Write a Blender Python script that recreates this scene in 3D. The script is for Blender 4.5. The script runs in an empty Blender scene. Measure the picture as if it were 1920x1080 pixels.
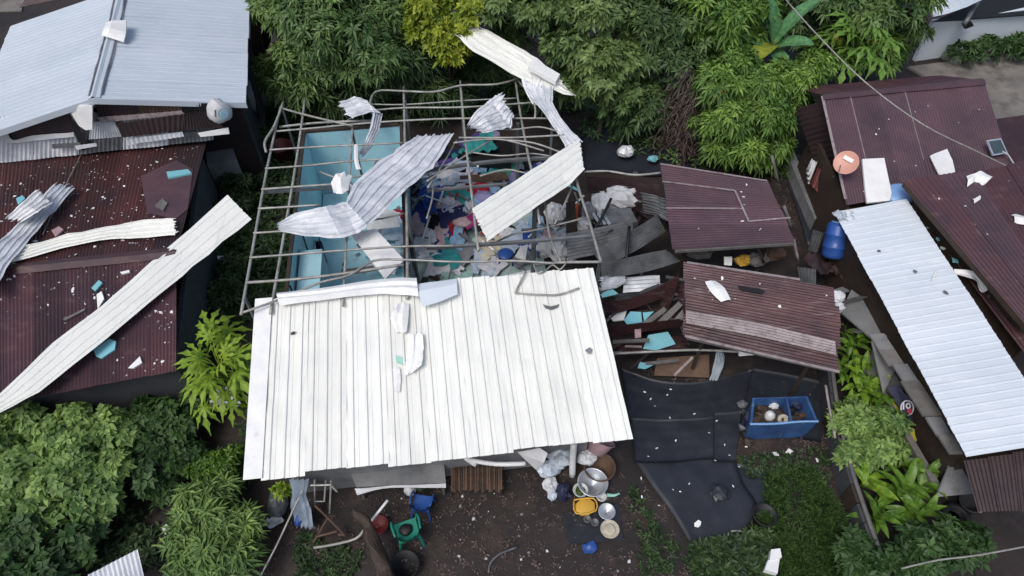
import bpy, bmesh, math, random
import numpy as np
from mathutils import Vector, Matrix, noise

random.seed(7)
rng = np.random.default_rng(7)
SC = bpy.context.scene
COL = SC.collection
R = math.radians

# ------------------------------------------------------------------ camera, world, sun, exposure
CAM_H, PITCH, FPX = 14.3, R(50), 1300.0
cd = bpy.data.cameras.new('camera'); cam = bpy.data.objects.new('camera', cd); COL.objects.link(cam)
cd.sensor_width = 36; cd.lens = 36 * FPX / 1920; cd.clip_start = 0.1; cd.clip_end = 2000
cam.location = (0, 0, CAM_H); cam.rotation_euler = (math.pi / 2 - PITCH, 0, 0)
SC.camera = cam

SUN_EL, SUN_AZ = R(58), R(215)      # direction towards the sun, azimuth clockwise from +Y
w = bpy.data.worlds.new('World'); SC.world = w; w.use_nodes = True
nt = w.node_tree; nt.nodes.clear()
wo = nt.nodes.new('ShaderNodeOutputWorld'); bg = nt.nodes.new('ShaderNodeBackground'); sk = nt.nodes.new('ShaderNodeTexSky')
sk.sky_type = 'NISHITA'; sk.sun_disc = False; sk.sun_elevation = SUN_EL; sk.sun_rotation = SUN_AZ
sk.air_density = 1.0; sk.dust_density = 4.0; sk.ozone_density = 1.0
nt.links.new(sk.outputs[0], bg.inputs[0]); nt.links.new(bg.outputs[0], wo.inputs[0])
bg.inputs[1].default_value = 0.12
sd = bpy.data.lights.new('sun', 'SUN'); so = bpy.data.objects.new('sun', sd); COL.objects.link(so)
sd.energy = 1.3; sd.angle = R(25); sd.color = (0.97, 0.985, 1.0)
sdir = Vector((math.sin(SUN_AZ) * math.cos(SUN_EL), math.cos(SUN_AZ) * math.cos(SUN_EL), math.sin(SUN_EL)))
so.rotation_euler = sdir.to_track_quat('Z', 'Y').to_euler(); so.location = sdir * 60
vs = SC.view_settings; vs.view_transform = 'Standard'; vs.look = 'None'; vs.gamma = 1; vs.use_curve_mapping = False
vs.exposure = 0.22

# ------------------------------------------------------------------ measuring: photo point -> place in the world
CT, ST = math.cos(PITCH), math.sin(PITCH)
CP = Vector((0, 0, CAM_H))
def ray(px, py):
    x, v = (px - 960) / FPX, (py - 540) / FPX
    return Vector((x, CT - v * ST, -ST - v * CT))
def at(px, py, h=0.0):
    d = ray(px, py)
    return CP + d * ((h - CAM_H) / d.z)
class Plane:
    def __init__(s, a, b, c):
        s.p = Vector(a); s.n = (Vector(b) - s.p).cross(Vector(c) - s.p).normalized()
        if s.n.z < 0: s.n = -s.n
    def hit(s, px, py, off=0.0):
        d = ray(px, py); q = s.p + s.n * off
        return CP + d * ((q - CP).dot(s.n) / d.dot(s.n))
def level(h): return Plane((0, 0, h), (1, 0, h), (0, 1, h))
GR = level(0.0)

# ------------------------------------------------------------------ materials
MATS = {}
def nod(t, k, **kw):
    n = t.nodes.new(k)
    for a, b in kw.items(): setattr(n, a, b)
    return n
def mixc(t, fac, a, b, mode='MIX'):
    m = nod(t, 'ShaderNodeMix', data_type='RGBA', blend_type=mode)
    for s, x in ((0, fac), (6, a), (7, b)):
        if hasattr(x, 'is_output'): t.links.new(x, m.inputs[s])
        else: m.inputs[s].default_value = x if s == 0 else (*x[:3], 1)
    return m.outputs[2]
def ramp(t, src, lo, hi):
    m = nod(t, 'ShaderNodeMapRange', clamp=True)
    t.links.new(src, m.inputs[0]); m.inputs[1].default_value = lo; m.inputs[2].default_value = hi
    return m.outputs[0]
def noisetex(t, pos, scale, detail=4, stretch=None, rough=.6):
    if stretch:
        mp = nod(t, 'ShaderNodeMapping'); mp.inputs[3].default_value = stretch
        t.links.new(pos, mp.inputs[0]); pos = mp.outputs[0]
    n = nod(t, 'ShaderNodeTexNoise'); n.inputs['Scale'].default_value = scale
    n.inputs['Detail'].default_value = detail; n.inputs['Roughness'].default_value = rough
    t.links.new(pos, n.inputs['Vector'])
    return n.outputs[0]
def mat(name, col, rough=.7, metal=0., col2=None, scale=1.5, dirt=None, dlo=.55, dhi=.75, damt=.7, dscale=3., stretch=None,
        objvar=.15, bump=.15, bscale=25., spec=.5):
    """weathered surface: two tones by large noise, a dirt/wear colour by stretched noise, tone varying from piece to piece"""
    m = bpy.data.materials.new(name); m.use_nodes = True; t = m.node_tree; t.nodes.clear()
    out = nod(t, 'ShaderNodeOutputMaterial'); b = nod(t, 'ShaderNodeBsdfPrincipled'); t.links.new(b.outputs[0], out.inputs[0])
    pos = nod(t, 'ShaderNodeNewGeometry').outputs['Position']
    if col2 is None: col2 = tuple(c * .72 for c in col)
    c = mixc(t, ramp(t, noisetex(t, pos, scale, 5), .35, .65), col, col2)
    if dirt:
        f = ramp(t, noisetex(t, pos, dscale, 6, stretch, .65), dlo, dhi)
        mu = nod(t, 'ShaderNodeMath', operation='MULTIPLY'); t.links.new(f, mu.inputs[0]); mu.inputs[1].default_value = damt
        c = mixc(t, mu.outputs[0], c, dirt)
    if objvar:
        oi = nod(t, 'ShaderNodeObjectInfo')
        mr = nod(t, 'ShaderNodeMapRange'); t.links.new(oi.outputs['Random'], mr.inputs[0])
        mr.inputs[3].default_value = 1 - objvar; mr.inputs[4].default_value = 1 + objvar * .4
        hs = nod(t, 'ShaderNodeHueSaturation'); t.links.new(mr.outputs[0], hs.inputs['Value']); t.links.new(c, hs.inputs['Color'])
        c = hs.outputs[0]
    t.links.new(c, b.inputs['Base Color'])
    b.inputs['Metallic'].default_value = metal
    rr = nod(t, 'ShaderNodeMapRange'); t.links.new(noisetex(t, pos, scale * 4, 3), rr.inputs[0])
    rr.inputs[3].default_value = max(.05, rough - .15); rr.inputs[4].default_value = min(1, rough + .15)
    t.links.new(rr.outputs[0], b.inputs['Roughness']); b.inputs['Specular IOR Level'].default_value = spec
    if bump:
        bp = nod(t, 'ShaderNodeBump'); bp.inputs['Strength'].default_value = bump; bp.inputs['Distance'].default_value = .02
        t.links.new(noisetex(t, pos, bscale, 4), bp.inputs['Height']); t.links.new(bp.outputs[0], b.inputs['Normal'])
    MATS[name] = m
    return m
def leafmat(name, dark, light, trans=.25, rough=.5, dead=None):
    m = bpy.data.materials.new(name); m.use_nodes = True; t = m.node_tree; t.nodes.clear()
    out = nod(t, 'ShaderNodeOutputMaterial'); b = nod(t, 'ShaderNodeBsdfPrincipled')
    at_ = nod(t, 'ShaderNodeAttribute', attribute_name='tint')
    c = mixc(t, at_.outputs['Fac'], dark, light)
    pos = nod(t, 'ShaderNodeNewGeometry').outputs['Position']
    c = mixc(t, ramp(t, noisetex(t, pos, 9, 3), .4, .7), c, tuple(x * .75 for x in dark))
    if dead: c = mixc(t, ramp(t, noisetex(t, pos, 2.2, 3), .64, .72), c, dead)
    t.links.new(c, b.inputs['Base Color']); b.inputs['Roughness'].default_value = rough + .05
    b.inputs['Specular IOR Level'].default_value = .4
    tr = nod(t, 'ShaderNodeBsdfTranslucent'); t.links.new(c, tr.inputs[0])
    mx = nod(t, 'ShaderNodeMixShader'); mx.inputs[0].default_value = trans
    t.links.new(b.outputs[0], mx.inputs[1]); t.links.new(tr.outputs[0], mx.inputs[2]); t.links.new(mx.outputs[0], out.inputs[0])
    MATS[name] = m
    return m

mat('white_sheet', (.81, .815, .76), .5, 0, (.75, .755, .71), .9, (.46, .44, .40), .56, .82, .45, 2.6, (4.5, .25, 1), .09, .05)
mat('white_plain', (.82, .82, .80), .6, 0, (.72, .72, .72), 3, (.4, .38, .36), .62, .8, .6, 5, None, .06, .15)
mat('pale_roof', (.64, .69, .735), .55, 0, (.57, .63, .68), .8, (.80, .83, .85), .58, .74, .6, 3.0, (.4, 2, 1), .05, .04)
mat('grey_roof', (.52, .575, .63), .55, 0, (.46, .52, .575), .5, (.60, .66, .72), .55, .75, .6, 4, (.25, 3, 1), .05, .03)
mat('zinc', (.74, .75, .77), .5, .08, (.50, .53, .57), 1.8, (.36, .38, .41), .52, .70, .6, 3.5, None, .08, .08)
mat('dull_zinc', (.19, .20, .21), .5, .2, (.09, .095, .10), 2.5, (.30, .31, .32), .58, .75, .6, 4, None, .2, .1)
mat('rust', (.080, .032, .035), .5, 0, (.048, .024, .033), .8, (.17, .10, .09), .54, .76, .6, 2.0, (1, 2.5, 1), .40, .12)
mat('rust_red', (.085, .023, .021), .6, 0, (.048, .017, .019), 1.0, (.03, .018, .02), .50, .72, .7, 1.2, None, .35, .15)
mat('rust_dark', (.036, .017, .019), .65, 0, (.02, .012, .014), 1.5, (.08, .045, .04), .6, .8, .5, 3, None, .3, .15)
mat('rust_purple', (.108, .057, .068), .45, .05, (.064, .038, .050), .8, (.17, .11, .11), .55, .78, .5, 2, (1, 3, 1), .22, .06)
mat('rust_worn', (.105, .047, .047), .5, .05, (.055, .027, .032), 1.4, (.30, .25, .25), .56, .74, .6, 3, (.35, 5, 1), .25, .1)
mat('worn_edge', (.34, .29, .29), .6, 0, (.24, .2, .2), 4, (.09, .04, .04), .5, .7, .7, 7, None, .1, .15)
mat('pipe', (.42, .41, .38), .5, .2, (.24, .24, .22), 4, (.16, .10, .07), .58, .75, .6, 5, None, .15, .1)
mat('beam', (.20, .21, .22), .55, .2, (.13, .135, .14), 3, (.10, .07, .05), .6, .8, .6, 5, None, .15, .1)
mat('turquoise', (.44, .72, .79), .8, 0, (.36, .63, .71), .7, (.36, .42, .43), .53, .70, .65, 2.5, None, .04, .08)
mat('turquoise_bit', (.18, .50, .58), .7, 0, (.22, .5, .55), 3, (.5, .6, .6), .6, .75, .5, 6, None, .2, .15)
mat('pale_green', (.36, .46, .43), .6, 0, (.30, .40, .38), 1.5, (.16, .17, .16), .52, .7, .6, 3, None, .03, .1)
mat('cement', (.22, .22, .22), .85, 0, (.15, .155, .16), 1.5, (.09, .09, .09), .55, .75, .6, 3, None, .1, .25)
mat('dark_cement', (.055, .058, .065), .8, 0, (.035, .037, .042), 1.5, (.11, .11, .11), .6, .8, .5, 3, None, .1, .25)
mat('concrete_yard', (.22, .20, .175), .85, 0, (.14, .13, .12), .7, (.08, .07, .06), .48, .66, .8, 1.5, None, 0, .25)
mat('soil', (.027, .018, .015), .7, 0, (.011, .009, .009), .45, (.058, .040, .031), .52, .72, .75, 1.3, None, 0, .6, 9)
mat('black_tarp', (.016, .018, .024), .45, 0, (.022, .025, .034), 1.2, (.05, .052, .06), .6, .8, .5, 3, None, .15, .15)
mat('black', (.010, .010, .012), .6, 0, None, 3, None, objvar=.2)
mat('dark_wood', (.05, .032, .022), .7, 0, (.03, .02, .015), 3, (.09, .06, .04), .55, .75, .6, 3, (1, 8, 1), .2, .25)
mat('tan_wood', (.125, .07, .042), .75, 0, (.07, .042, .028), 3, (.08, .04, .02), .55, .75, .6, 4, None, .3, .25)
mat('grey_wood', (.17, .16, .15), .8, 0, (.11, .105, .10), 3, (.06, .055, .05), .55, .75, .6, 4, None, .2, .3)
mat('grey_cloth', (.30, .31, .33), .9, 0, (.12, .13, .14), 3, None, objvar=.1, bump=.2)
mat('plastic_clear', (.55, .60, .66), .3, 0, (.40, .46, .52), 5, None, objvar=.2, bump=.3)
mat('sack_white', (.66, .67, .68), .7, 0, (.5, .51, .53), 4, None, objvar=.15, bump=.3)
mat('blue_plastic', (.022, .085, .33), .4, 0, (.02, .065, .25), 3, (.09, .15, .24), .56, .74, .6, 4, None, .1, .05)
mat('light_blue_plastic', (.20, .36, .62), .4, 0, (.18, .33, .58), 3, None, objvar=.05)
mat('navy', (.014, .018, .06), .6, 0, None, 3, None, objvar=.1)
mat('blue_box', (.040, .115, .28), .5, 0, (.02, .055, .16), 3, (.22, .28, .32), .55, .74, .6, 6, None, .1, .1)
mat('green_plastic', (.012, .22, .15), .4, 0, (.01, .19, .13), 3, None, objvar=.05)
mat('red_plastic', (.15, .012, .013), .6, 0, (.10, .010, .012), 3, None, objvar=.1)
mat('maroon_plastic', (.14, .03, .028), .5, 0, None, 3, None, objvar=.1)
mat('orange', (.60, .30, .23), .5, 0, (.54, .27, .21), 3, None, objvar=.03)
mat('bright_orange', (.6, .1, .015), .5, 0, None, 3, None, objvar=.05)
mat('yellow', (.62, .36, .05), .45, 0, (.52, .30, .04), 3, None, objvar=.05)
mat('yellow_cloth', (.42, .36, .02), .7, 0, (.3, .26, .015), 3, None, objvar=.05)
mat('alu', (.55, .58, .62), .35, .5, (.42, .45, .5), 4, None, objvar=.1)
mat('ceramic', (.62, .63, .62), .4, 0, (.5, .52, .5), 4, None, objvar=.1)
mat('cream_rice', (.5, .47, .38), .8, 0, (.36, .33, .24), 8, None, objvar=.0)
mat('pink_plastic', (.42, .28, .30), .5, 0, None, 3, None, objvar=.05)
mat('bark', (.085, .07, .055), .9, 0, (.05, .042, .035), 5, None, objvar=.2, bump=.5)
mat('twig', (.14, .11, .10), .9, 0, (.09, .07, .065), 3, None, objvar=.1, bump=.2)
mat('teal_ink', (.03, .16, .24), .6, objvar=0)
mat('ink', (.02, .03, .06), .6, objvar=0)
mat('red_ink', (.5, .02, .05), .6, objvar=0)
mat('white_ink', (.8, .8, .82), .6, objvar=0)
mat('panel_glass', (.06, .09, .10), .2, 0, objvar=0)
mat('mint', (.32, .62, .52), .6, objvar=.1)
leafmat('leaf_mango', (0.053, 0.120, 0.036), (0.247, 0.371, 0.106), .25, .45, (.12, .12, .05))
leafmat('leaf_lime', (0.118, 0.210, 0.022), (0.457, 0.500, 0.054), .3)
leafmat('leaf_olive', (0.060, 0.126, 0.037), (0.252, 0.348, 0.108), .25)
leafmat('leaf_dark', (0.037, 0.081, 0.028), (0.152, 0.239, 0.069), .2)
leafmat('leaf_bamboo', (0.055, 0.141, 0.026), (0.275, 0.434, 0.080), .3, .5, (.17, .20, .04))
leafmat('leaf_cassava', (0.089, 0.179, 0.051), (0.330, 0.478, 0.127), .3)
leafmat('leaf_cassava_dark', (0.025, 0.063, 0.018), (0.089, 0.175, 0.045), .25)
leafmat('leaf_papaya', (0.145, 0.292, 0.025), (0.378, 0.500, 0.048), .35)
leafmat('leaf_papaya_mid', (0.084, 0.193, 0.031), (0.235, 0.402, 0.070), .3)
leafmat('leaf_ginger', (0.101, 0.216, 0.022), (0.318, 0.489, 0.048), .3, .35)
leafmat('leaf_ginger_mid', (0.059, 0.139, 0.020), (0.202, 0.354, 0.042), .3, .35)
leafmat('leaf_banana', (0.086, 0.237, 0.098), (0.191, 0.400, 0.167), .3, .35)
leafmat('leaf_banana_old', (0.250, 0.308, 0.042), (0.412, 0.462, 0.070), .3, .45, (.16, .09, .03))
leafmat('leaf_weed', (0.021, 0.050, 0.017), (0.081, 0.140, 0.042), .25)
leafmat('leaf_grass', (0.029, 0.077, 0.020), (0.125, 0.224, 0.049), .3)
leafmat('leaf_dead', (0.074, 0.050, 0.045), (0.158, 0.115, 0.105), .1)

# ------------------------------------------------------------------ object helpers
def wloc(o):
    v = Vector((0, 0, 0))
    while o is not None:
        v += o.location; o = o.parent
    return v
def tag(o, label=None, cat=None, group=None, kind=None):
    if label: o['label'] = label
    if cat: o['category'] = cat
    if group: o['group'] = group
    if kind: o['kind'] = kind
    return o
def thing(name, label, cat, loc, group=None):
    o = bpy.data.objects.new(name, None); COL.objects.link(o); o.location = loc; o.empty_display_size = .2
    return tag(o, label, cat, group)
def obj(name, vf, m, parent=None, smooth=False, origin=None, tint=None):
    """one mesh object from world-space (verts, faces)"""
    v = np.asarray([tuple(x) for x in vf[0]] if not isinstance(vf[0], np.ndarray) else vf[0], dtype=float)
    f = vf[1]
    if parent is not None: o0 = np.array(wloc(parent))
    elif origin is not None: o0 = np.array(origin)
    else: o0 = np.array([(v[:, 0].min() + v[:, 0].max()) / 2, (v[:, 1].min() + v[:, 1].max()) / 2, v[:, 2].min()])
    me = bpy.data.meshes.new(name)
    vv = v - o0
    if isinstance(f, np.ndarray):
        k = f.shape[1]
        me.vertices.add(len(vv)); me.vertices.foreach_set('co', vv.astype(np.float32).ravel())
        me.loops.add(f.size); me.loops.foreach_set('vertex_index', f.astype(np.int32).ravel())
        me.polygons.add(len(f)); me.polygons.foreach_set('loop_start', (np.arange(len(f)) * k).astype(np.int32))
        me.update(calc_edges=True)
    else:
        me.from_pydata(vv.tolist(), [], f)
    if tint is not None:
        a = me.attributes.new('tint', 'FLOAT', 'POINT'); a.data.foreach_set('value', np.asarray(tint, dtype=np.float32))
    if smooth: me.polygons.foreach_set('use_smooth', [True] * len(me.polygons))
    me.materials.append(MATS[m] if isinstance(m, str) else m)
    o = bpy.data.objects.new(name, me); COL.objects.link(o)
    if parent is not None: o.parent = parent
    else: o.location = o0
    return o
def dup(src, loc, rotz=0, scale=1, **kw):
    def cp(o, par):
        c = o.copy(); COL.objects.link(c)
        if par is not None: c.parent = par
        for ch in list(o.children): cp(ch, c)
        return c
    r = cp(src, None); r.location = loc; r.rotation_euler = (0, 0, rotz); r.scale = (scale,) * 3
    tag(r, **kw)
    return r
def merge(*ms):
    V, F = [], []
    for v, f in ms:
        n = len(V); V += [Vector(x) for x in v]; F += [[i + n for i in q] for q in f]
    return V, F
def tube(pts, r, n=6, r2=None):
    pts = [Vector(p) for p in pts]; V, F = [], []
    up = None
    for i, p in enumerate(pts):
        d = (pts[min(i + 1, len(pts) - 1)] - pts[max(i - 1, 0)]).normalized()
        if up is None: up = Vector((0, 0, 1)) if abs(d.z) < .9 else Vector((1, 0, 0))
        a = d.cross(up).normalized(); b = a.cross(d).normalized(); up = b
        rr = r if r2 is None else r + (r2 - r) * i / (len(pts) - 1)
        for k in range(n):
            t = 2 * math.pi * (k + .5) / n
            V.append(p + a * math.cos(t) * rr + b * math.sin(t) * rr)
    for i in range(len(pts) - 1):
        for k in range(n):
            F.append([i * n + k, i * n + (k + 1) % n, (i + 1) * n + (k + 1) % n, (i + 1) * n + k])
    F.append(list(range(n))[::-1]); F.append([(len(pts) - 1) * n + k for k in range(n)])
    return V, F
def smooth_path(pts, k=4):
    pts = [Vector(p) for p in pts]; o = []
    for i in range(len(pts) - 1):
        p0, p1, p2, p3 = pts[max(i - 1, 0)], pts[i], pts[i + 1], pts[min(i + 2, len(pts) - 1)]
        for j in range(k):
            t = j / k
            o.append(.5 * ((2 * p1) + (p2 - p0) * t + (2 * p0 - 5 * p1 + 4 * p2 - p3) * t * t + (-p0 + 3 * p1 - 3 * p2 + p3) * t ** 3))
    return o + [pts[-1]]
def prism(pts, down):
    """closed solid: polygon pts (top) and its copy moved by vector down"""
    n = len(pts); pts = [Vector(p) for p in pts]; V = pts + [p + Vector(down) for p in pts]
    nrm = Vector((0, 0, 0))
    for i in range(n): nrm += (pts[i] - pts[0]).cross(pts[(i + 1) % n] - pts[0])
    if nrm.dot(Vector(down)) > 0:
        V = V[:n][::-1] + V[n:][::-1]
    F = [list(range(n)), [n + i for i in range(n)][::-1]] + [[i, n + i, n + (i + 1) % n, (i + 1) % n] for i in range(n)]
    return V, F
def beam(a, b, w, h):
    a, b = Vector(a), Vector(b); d = (b - a).normalized(); s = d.cross(Vector((0, 0, 1)))
    if s.length < 1e-3: s = Vector((1, 0, 0))
    s = s.normalized() * w / 2; u = s.cross(d).normalized() * h / 2
    return prism([a - s + u, a + s + u, a + s - u, a - s - u], b - a)
def lathe(profile, c, n=20, tilt=None, ax=(1, 1)):
    """profile [(r,z)..]; closed surface of revolution around z at c, tilted by a matrix"""
    V, F = [], []
    for r, z in profile:
        for k in range(n):
            t = 2 * math.pi * k / n
            p = Vector((r * math.cos(t) * ax[0], r * math.sin(t) * ax[1], z))
            V.append((tilt @ p if tilt else p) + Vector(c))
    for i in range(len(profile) - 1):
        for k in range(n): F.append([i * n + k, i * n + (k + 1) % n, (i + 1) * n + (k + 1) % n, (i + 1) * n + k])
    F.append(list(range(n))[::-1]); F.append([(len(profile) - 1) * n + k for k in range(n)])
    return V, F
def nz(p, s=1., seed=0.): return noise.noise(Vector(p) * s + Vector((seed * 3.1, seed * 1.7, seed)))

# corrugated sheets -------------------------------------------------
def wave(W, pitch=.076, amp=.009, seg=4):
    n = max(2, round(W / pitch)) * seg
    return [(i / n, amp * math.sin(2 * math.pi * i / seg)) for i in range(n + 1)]
def trap(W, pitch=.24, h=.03):
    n = max(1, round(W / pitch)); o = [(0, 0)]
    for i in range(n):
        for a, b in ((.36, 0), (.43, h), (.57, h), (.64, 0)): o.append(((i + a) / n, b))
        if i < n - 1: o += [((i + .86) / n, 0), ((i + .90) / n, h * .22), ((i + .94) / n, 0)]
    return o + [(1, 0)]
def lin_path(pts, k):
    pts = [Vector(p) for p in pts]
    return [a.lerp(b, j / k) for a, b in zip(pts, pts[1:]) for j in range(k)] + [pts[-1]]
def sheet(rows, prof, k=3, dent=.0, thick=.004, seed=0., ds=2.5, off=0., sharp=False, ragged=0.):
    """rows [(left, right)] along the ribs; the profile runs left to right; a solid of small thickness"""
    pf = lin_path if sharp else smooth_path
    Ls = pf([r[0] for r in rows], k); Rs = pf([r[1] for r in rows], k)
    m, n = len(Ls), len(prof); P = []
    for i in range(m):
        for u, h in prof: P.append(Ls[i].lerp(Rs[i], u))
    N = []
    for i in range(m):
        for j in range(n):
            a = P[min(i + 1, m - 1) * n + j] - P[max(i - 1, 0) * n + j]
            b = P[i * n + min(j + 1, n - 1)] - P[i * n + max(j - 1, 0)]
            q = a.cross(b); q = q.normalized() if q.length > 1e-9 else Vector((0, 0, 1))
            N.append(q)
    if N[len(N) // 2].z < 0: N = [-q for q in N]; flip = True
    else: flip = False
    if ragged:
        for i, e in ((0, 1), (m - 1, m - 2)):
            for j in range(n):
                d = P[i * n + j] - P[e * n + j]; a_ = ragged * (nz((j * .9, i, seed + 2), 1) - .25 + .6 * (nz((j * 2.7, i, seed), 1)))
                P[i * n + j] = P[i * n + j] + d.normalized() * max(a_, -d.length * .8)
        for i in range(1, m - 1):
            for j, s_ in ((0, 1), (n - 1, -1)):
                w_ = P[i * n + n - 1] - P[i * n]
                P[i * n + j] = P[i * n + j] + w_ * (s_ * .10 * max(0, nz((i * 1.3, j, seed + 5), 1)))
    V = [P[i] + N[i] * (prof[i % n][1] + off + (dent * (nz(P[i], ds, seed) + (.9 * (abs(nz(P[i], ds * 2.1, seed + 3)) - .2) if sharp else 0)) if dent else 0)) for i in range(m * n)]
    V2 = [V[i] - N[i] * thick for i in range(m * n)]
    F = []
    for i in range(m - 1):
        for j in range(n - 1):
            q = [i * n + j, i * n + j + 1, (i + 1) * n + j + 1, (i + 1) * n + j]
            if not flip: q = q[::-1]
            F.append(q); F.append([x + m * n for x in q[::-1]])
    rim = [j for j in range(n)] + [i * n + n - 1 for i in range(1, m)] + [(m - 1) * n + j for j in range(n - 2, -1, -1)] + [i * n for i in range(m - 2, 0, -1)]
    for a, b in zip(rim, rim[1:] + rim[:1]): F.append([a, b, b + m * n, a + m * n])
    return V + V2, F
def roof_sheets(parent, A, B, C, D, n, m, prof='wave', lap=.04, dent=.012, uneven=.04, name='roof_sheet', pitch=.076, amp=.009, skip=(), rowsn=3, mats=None):
    """A top-left, B top-right, C bottom-right, D bottom-left; n sheets side by side from A to B, ribs running A to D"""
    A, B, C, D = map(Vector, (A, B, C, D)); rnd = random.Random(n * 13 + int(A.x * 10)); out = []
    W = ((B - A).length + (C - D).length) / 2 / n
    nrm = (B - A).cross(D - A).normalized()
    if nrm.z < 0: nrm = -nrm
    for i in range(n):
        if i in skip: continue
        u0, u1 = i / n, min(1, (i + 1 + lap) / n)
        e0, e1 = rnd.uniform(-uneven, uneven), rnd.uniform(-uneven, uneven)
        Ln = (D - A).length
        rows = []
        tl = rnd.uniform(-1, 1) * .006
        for r in range(rowsn):
            v = r / (rowsn - 1)
            vv = v + (e0 / Ln if r == 0 else e1 / Ln if r == rowsn - 1 else 0)
            l = A.lerp(B, u0).lerp(D.lerp(C, u0), vv); q = A.lerp(B, u1).lerp(D.lerp(C, u1), vv)
            rows.append((l + nrm * (.003 + .0025 * (i % 2)), q + nrm * (.0075 + tl * 0 + .0025 * (i % 2))))
        p = wave(W, pitch, amp) if prof == 'wave' else trap(W, pitch, amp)
        mm = mats[i] if mats else m
        out.append(obj(name, sheet(rows, p, 3, dent, seed=i + A.x), mm, parent, smooth=False))
    return out

# crumpled cloth, plastic, lumps ------------------------------------
def outline(kind, s):
    if kind == 'shirt': return [(-.28, -.36), (.28, -.36), (.27, .12), (.5, .05), (.56, .2), (.24, .36), (.08, .33), (-.08, .33), (-.24, .36), (-.56, .2), (-.5, .05), (-.27, .12)]
    if kind == 'trousers': return [(-.25, -.5), (-.05, -.5), (0, .1), (.05, -.5), (.25, -.5), (.22, .5), (-.22, .5)]
    if kind == 'dress': return [(-.42, -.5), (.42, -.5), (.2, .05), (.22, .45), (.08, .45), (0, .34), (-.08, .45), (-.22, .45), (-.2, .05)]
    return [(-.4, -.3), (.38, -.34), (.42, .3), (-.36, .33)]
def inside(p, poly):
    c = False; n = len(poly)
    for i in range(n):
        a, b = poly[i], poly[(i + 1) % n]
        if (a[1] > p[1]) != (b[1] > p[1]) and p[0] < (b[0] - a[0]) * (p[1] - a[1]) / (b[1] - a[1]) + a[0]: c = not c
    return c
def cloth(kind, c, size, rot, hf, seed, amp=.08, g=15):
    poly = outline(kind, 1); idx = {}; V, F = [], []
    cs, sn = math.cos(rot), math.sin(rot)
    def vid(i, j):
        if (i, j) not in idx:
            x, y = (-.6 + 1.2 * i / g), (-.6 + 1.2 * j / g)
            # fold wrinkles: domain warp
            wx = x + .12 * nz((x * 3, y * 3, seed), 1); wy = y + .12 * nz((x * 3, y * 3, seed + 9), 1)
            X, Y = (wx * cs - wy * sn) * size, (wx * sn + wy * cs) * size
            h = amp * (.5 + .8 * nz((X * 4, Y * 1.8, seed), 1.) + .7 * abs(nz((X * 6, Y * 6, seed), 1.)))
            px, py = c[0] + X, c[1] + Y
            idx[(i, j)] = len(V); V.append(Vector((px, py, hf(px, py) + c[2] + max(.01, h))))
        return idx[(i, j)]
    for i in range(g):
        for j in range(g):
            if inside((-.6 + 1.2 * (i + .5) / g, -.6 + 1.2 * (j + .5) / g), poly):
                F.append([vid(i, j), vid(i + 1, j), vid(i + 1, j + 1), vid(i, j + 1)])
    return V, F
def lump(c, rx, ry, rz, seed, rough=.25, n=12, fr=2.2, flat=True):
    """crumpled rounded heap (sack, bag, rubble): displaced ellipsoid, flattened where it rests"""
    V, F = [], []; m = n // 2
    for i in range(m + 1):
        th = math.pi * i / m
        for k in range(n):
            ph = 2 * math.pi * k / n
            d = Vector((math.sin(th) * math.cos(ph), math.sin(th) * math.sin(ph), math.cos(th)))
            q = 1 + rough * nz(d, fr, seed) + rough * .6 * abs(nz(d, fr * 2.4, seed + 4))
            p = Vector((d.x * rx * q, d.y * ry * q, d.z * rz * q))
            if flat: p.z = max(p.z, -rz * .55)
            V.append(p + Vector(c) + Vector((0, 0, rz * .55 if flat else 0)))
    for i in range(m):
        for k in range(n): F.append([i * n + k, (i + 1) * n + k, (i + 1) * n + (k + 1) % n, i * n + (k + 1) % n])
    return V, F
def rag(c, s, seed, tilt=.3):
    """irregular broken flat chunk, about s across"""
    rnd = random.Random(seed); n = rnd.choice((4, 5, 5, 6)); a0 = rnd.random() * 6.3; asp = rnd.uniform(.45, .9)
    nrm = Vector((rnd.uniform(-tilt, tilt), rnd.uniform(-tilt, tilt), 1)).normalized()
    q = nrm.to_track_quat('Z', 'Y'); ro = rnd.random() * 6.3
    pts = []
    for k in range(n):
        a = 2 * math.pi * k / n + rnd.uniform(-.3, .3); r = s / 2 * rnd.uniform(.75, 1.15)
        p = Vector((r * math.cos(a), r * math.sin(a) * asp, 0)); p.rotate(Matrix.Rotation(ro, 3, 'Z')); pts.append(q @ p + Vector(c))
    return prism(pts, -nrm * max(.012, s * .12))
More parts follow.
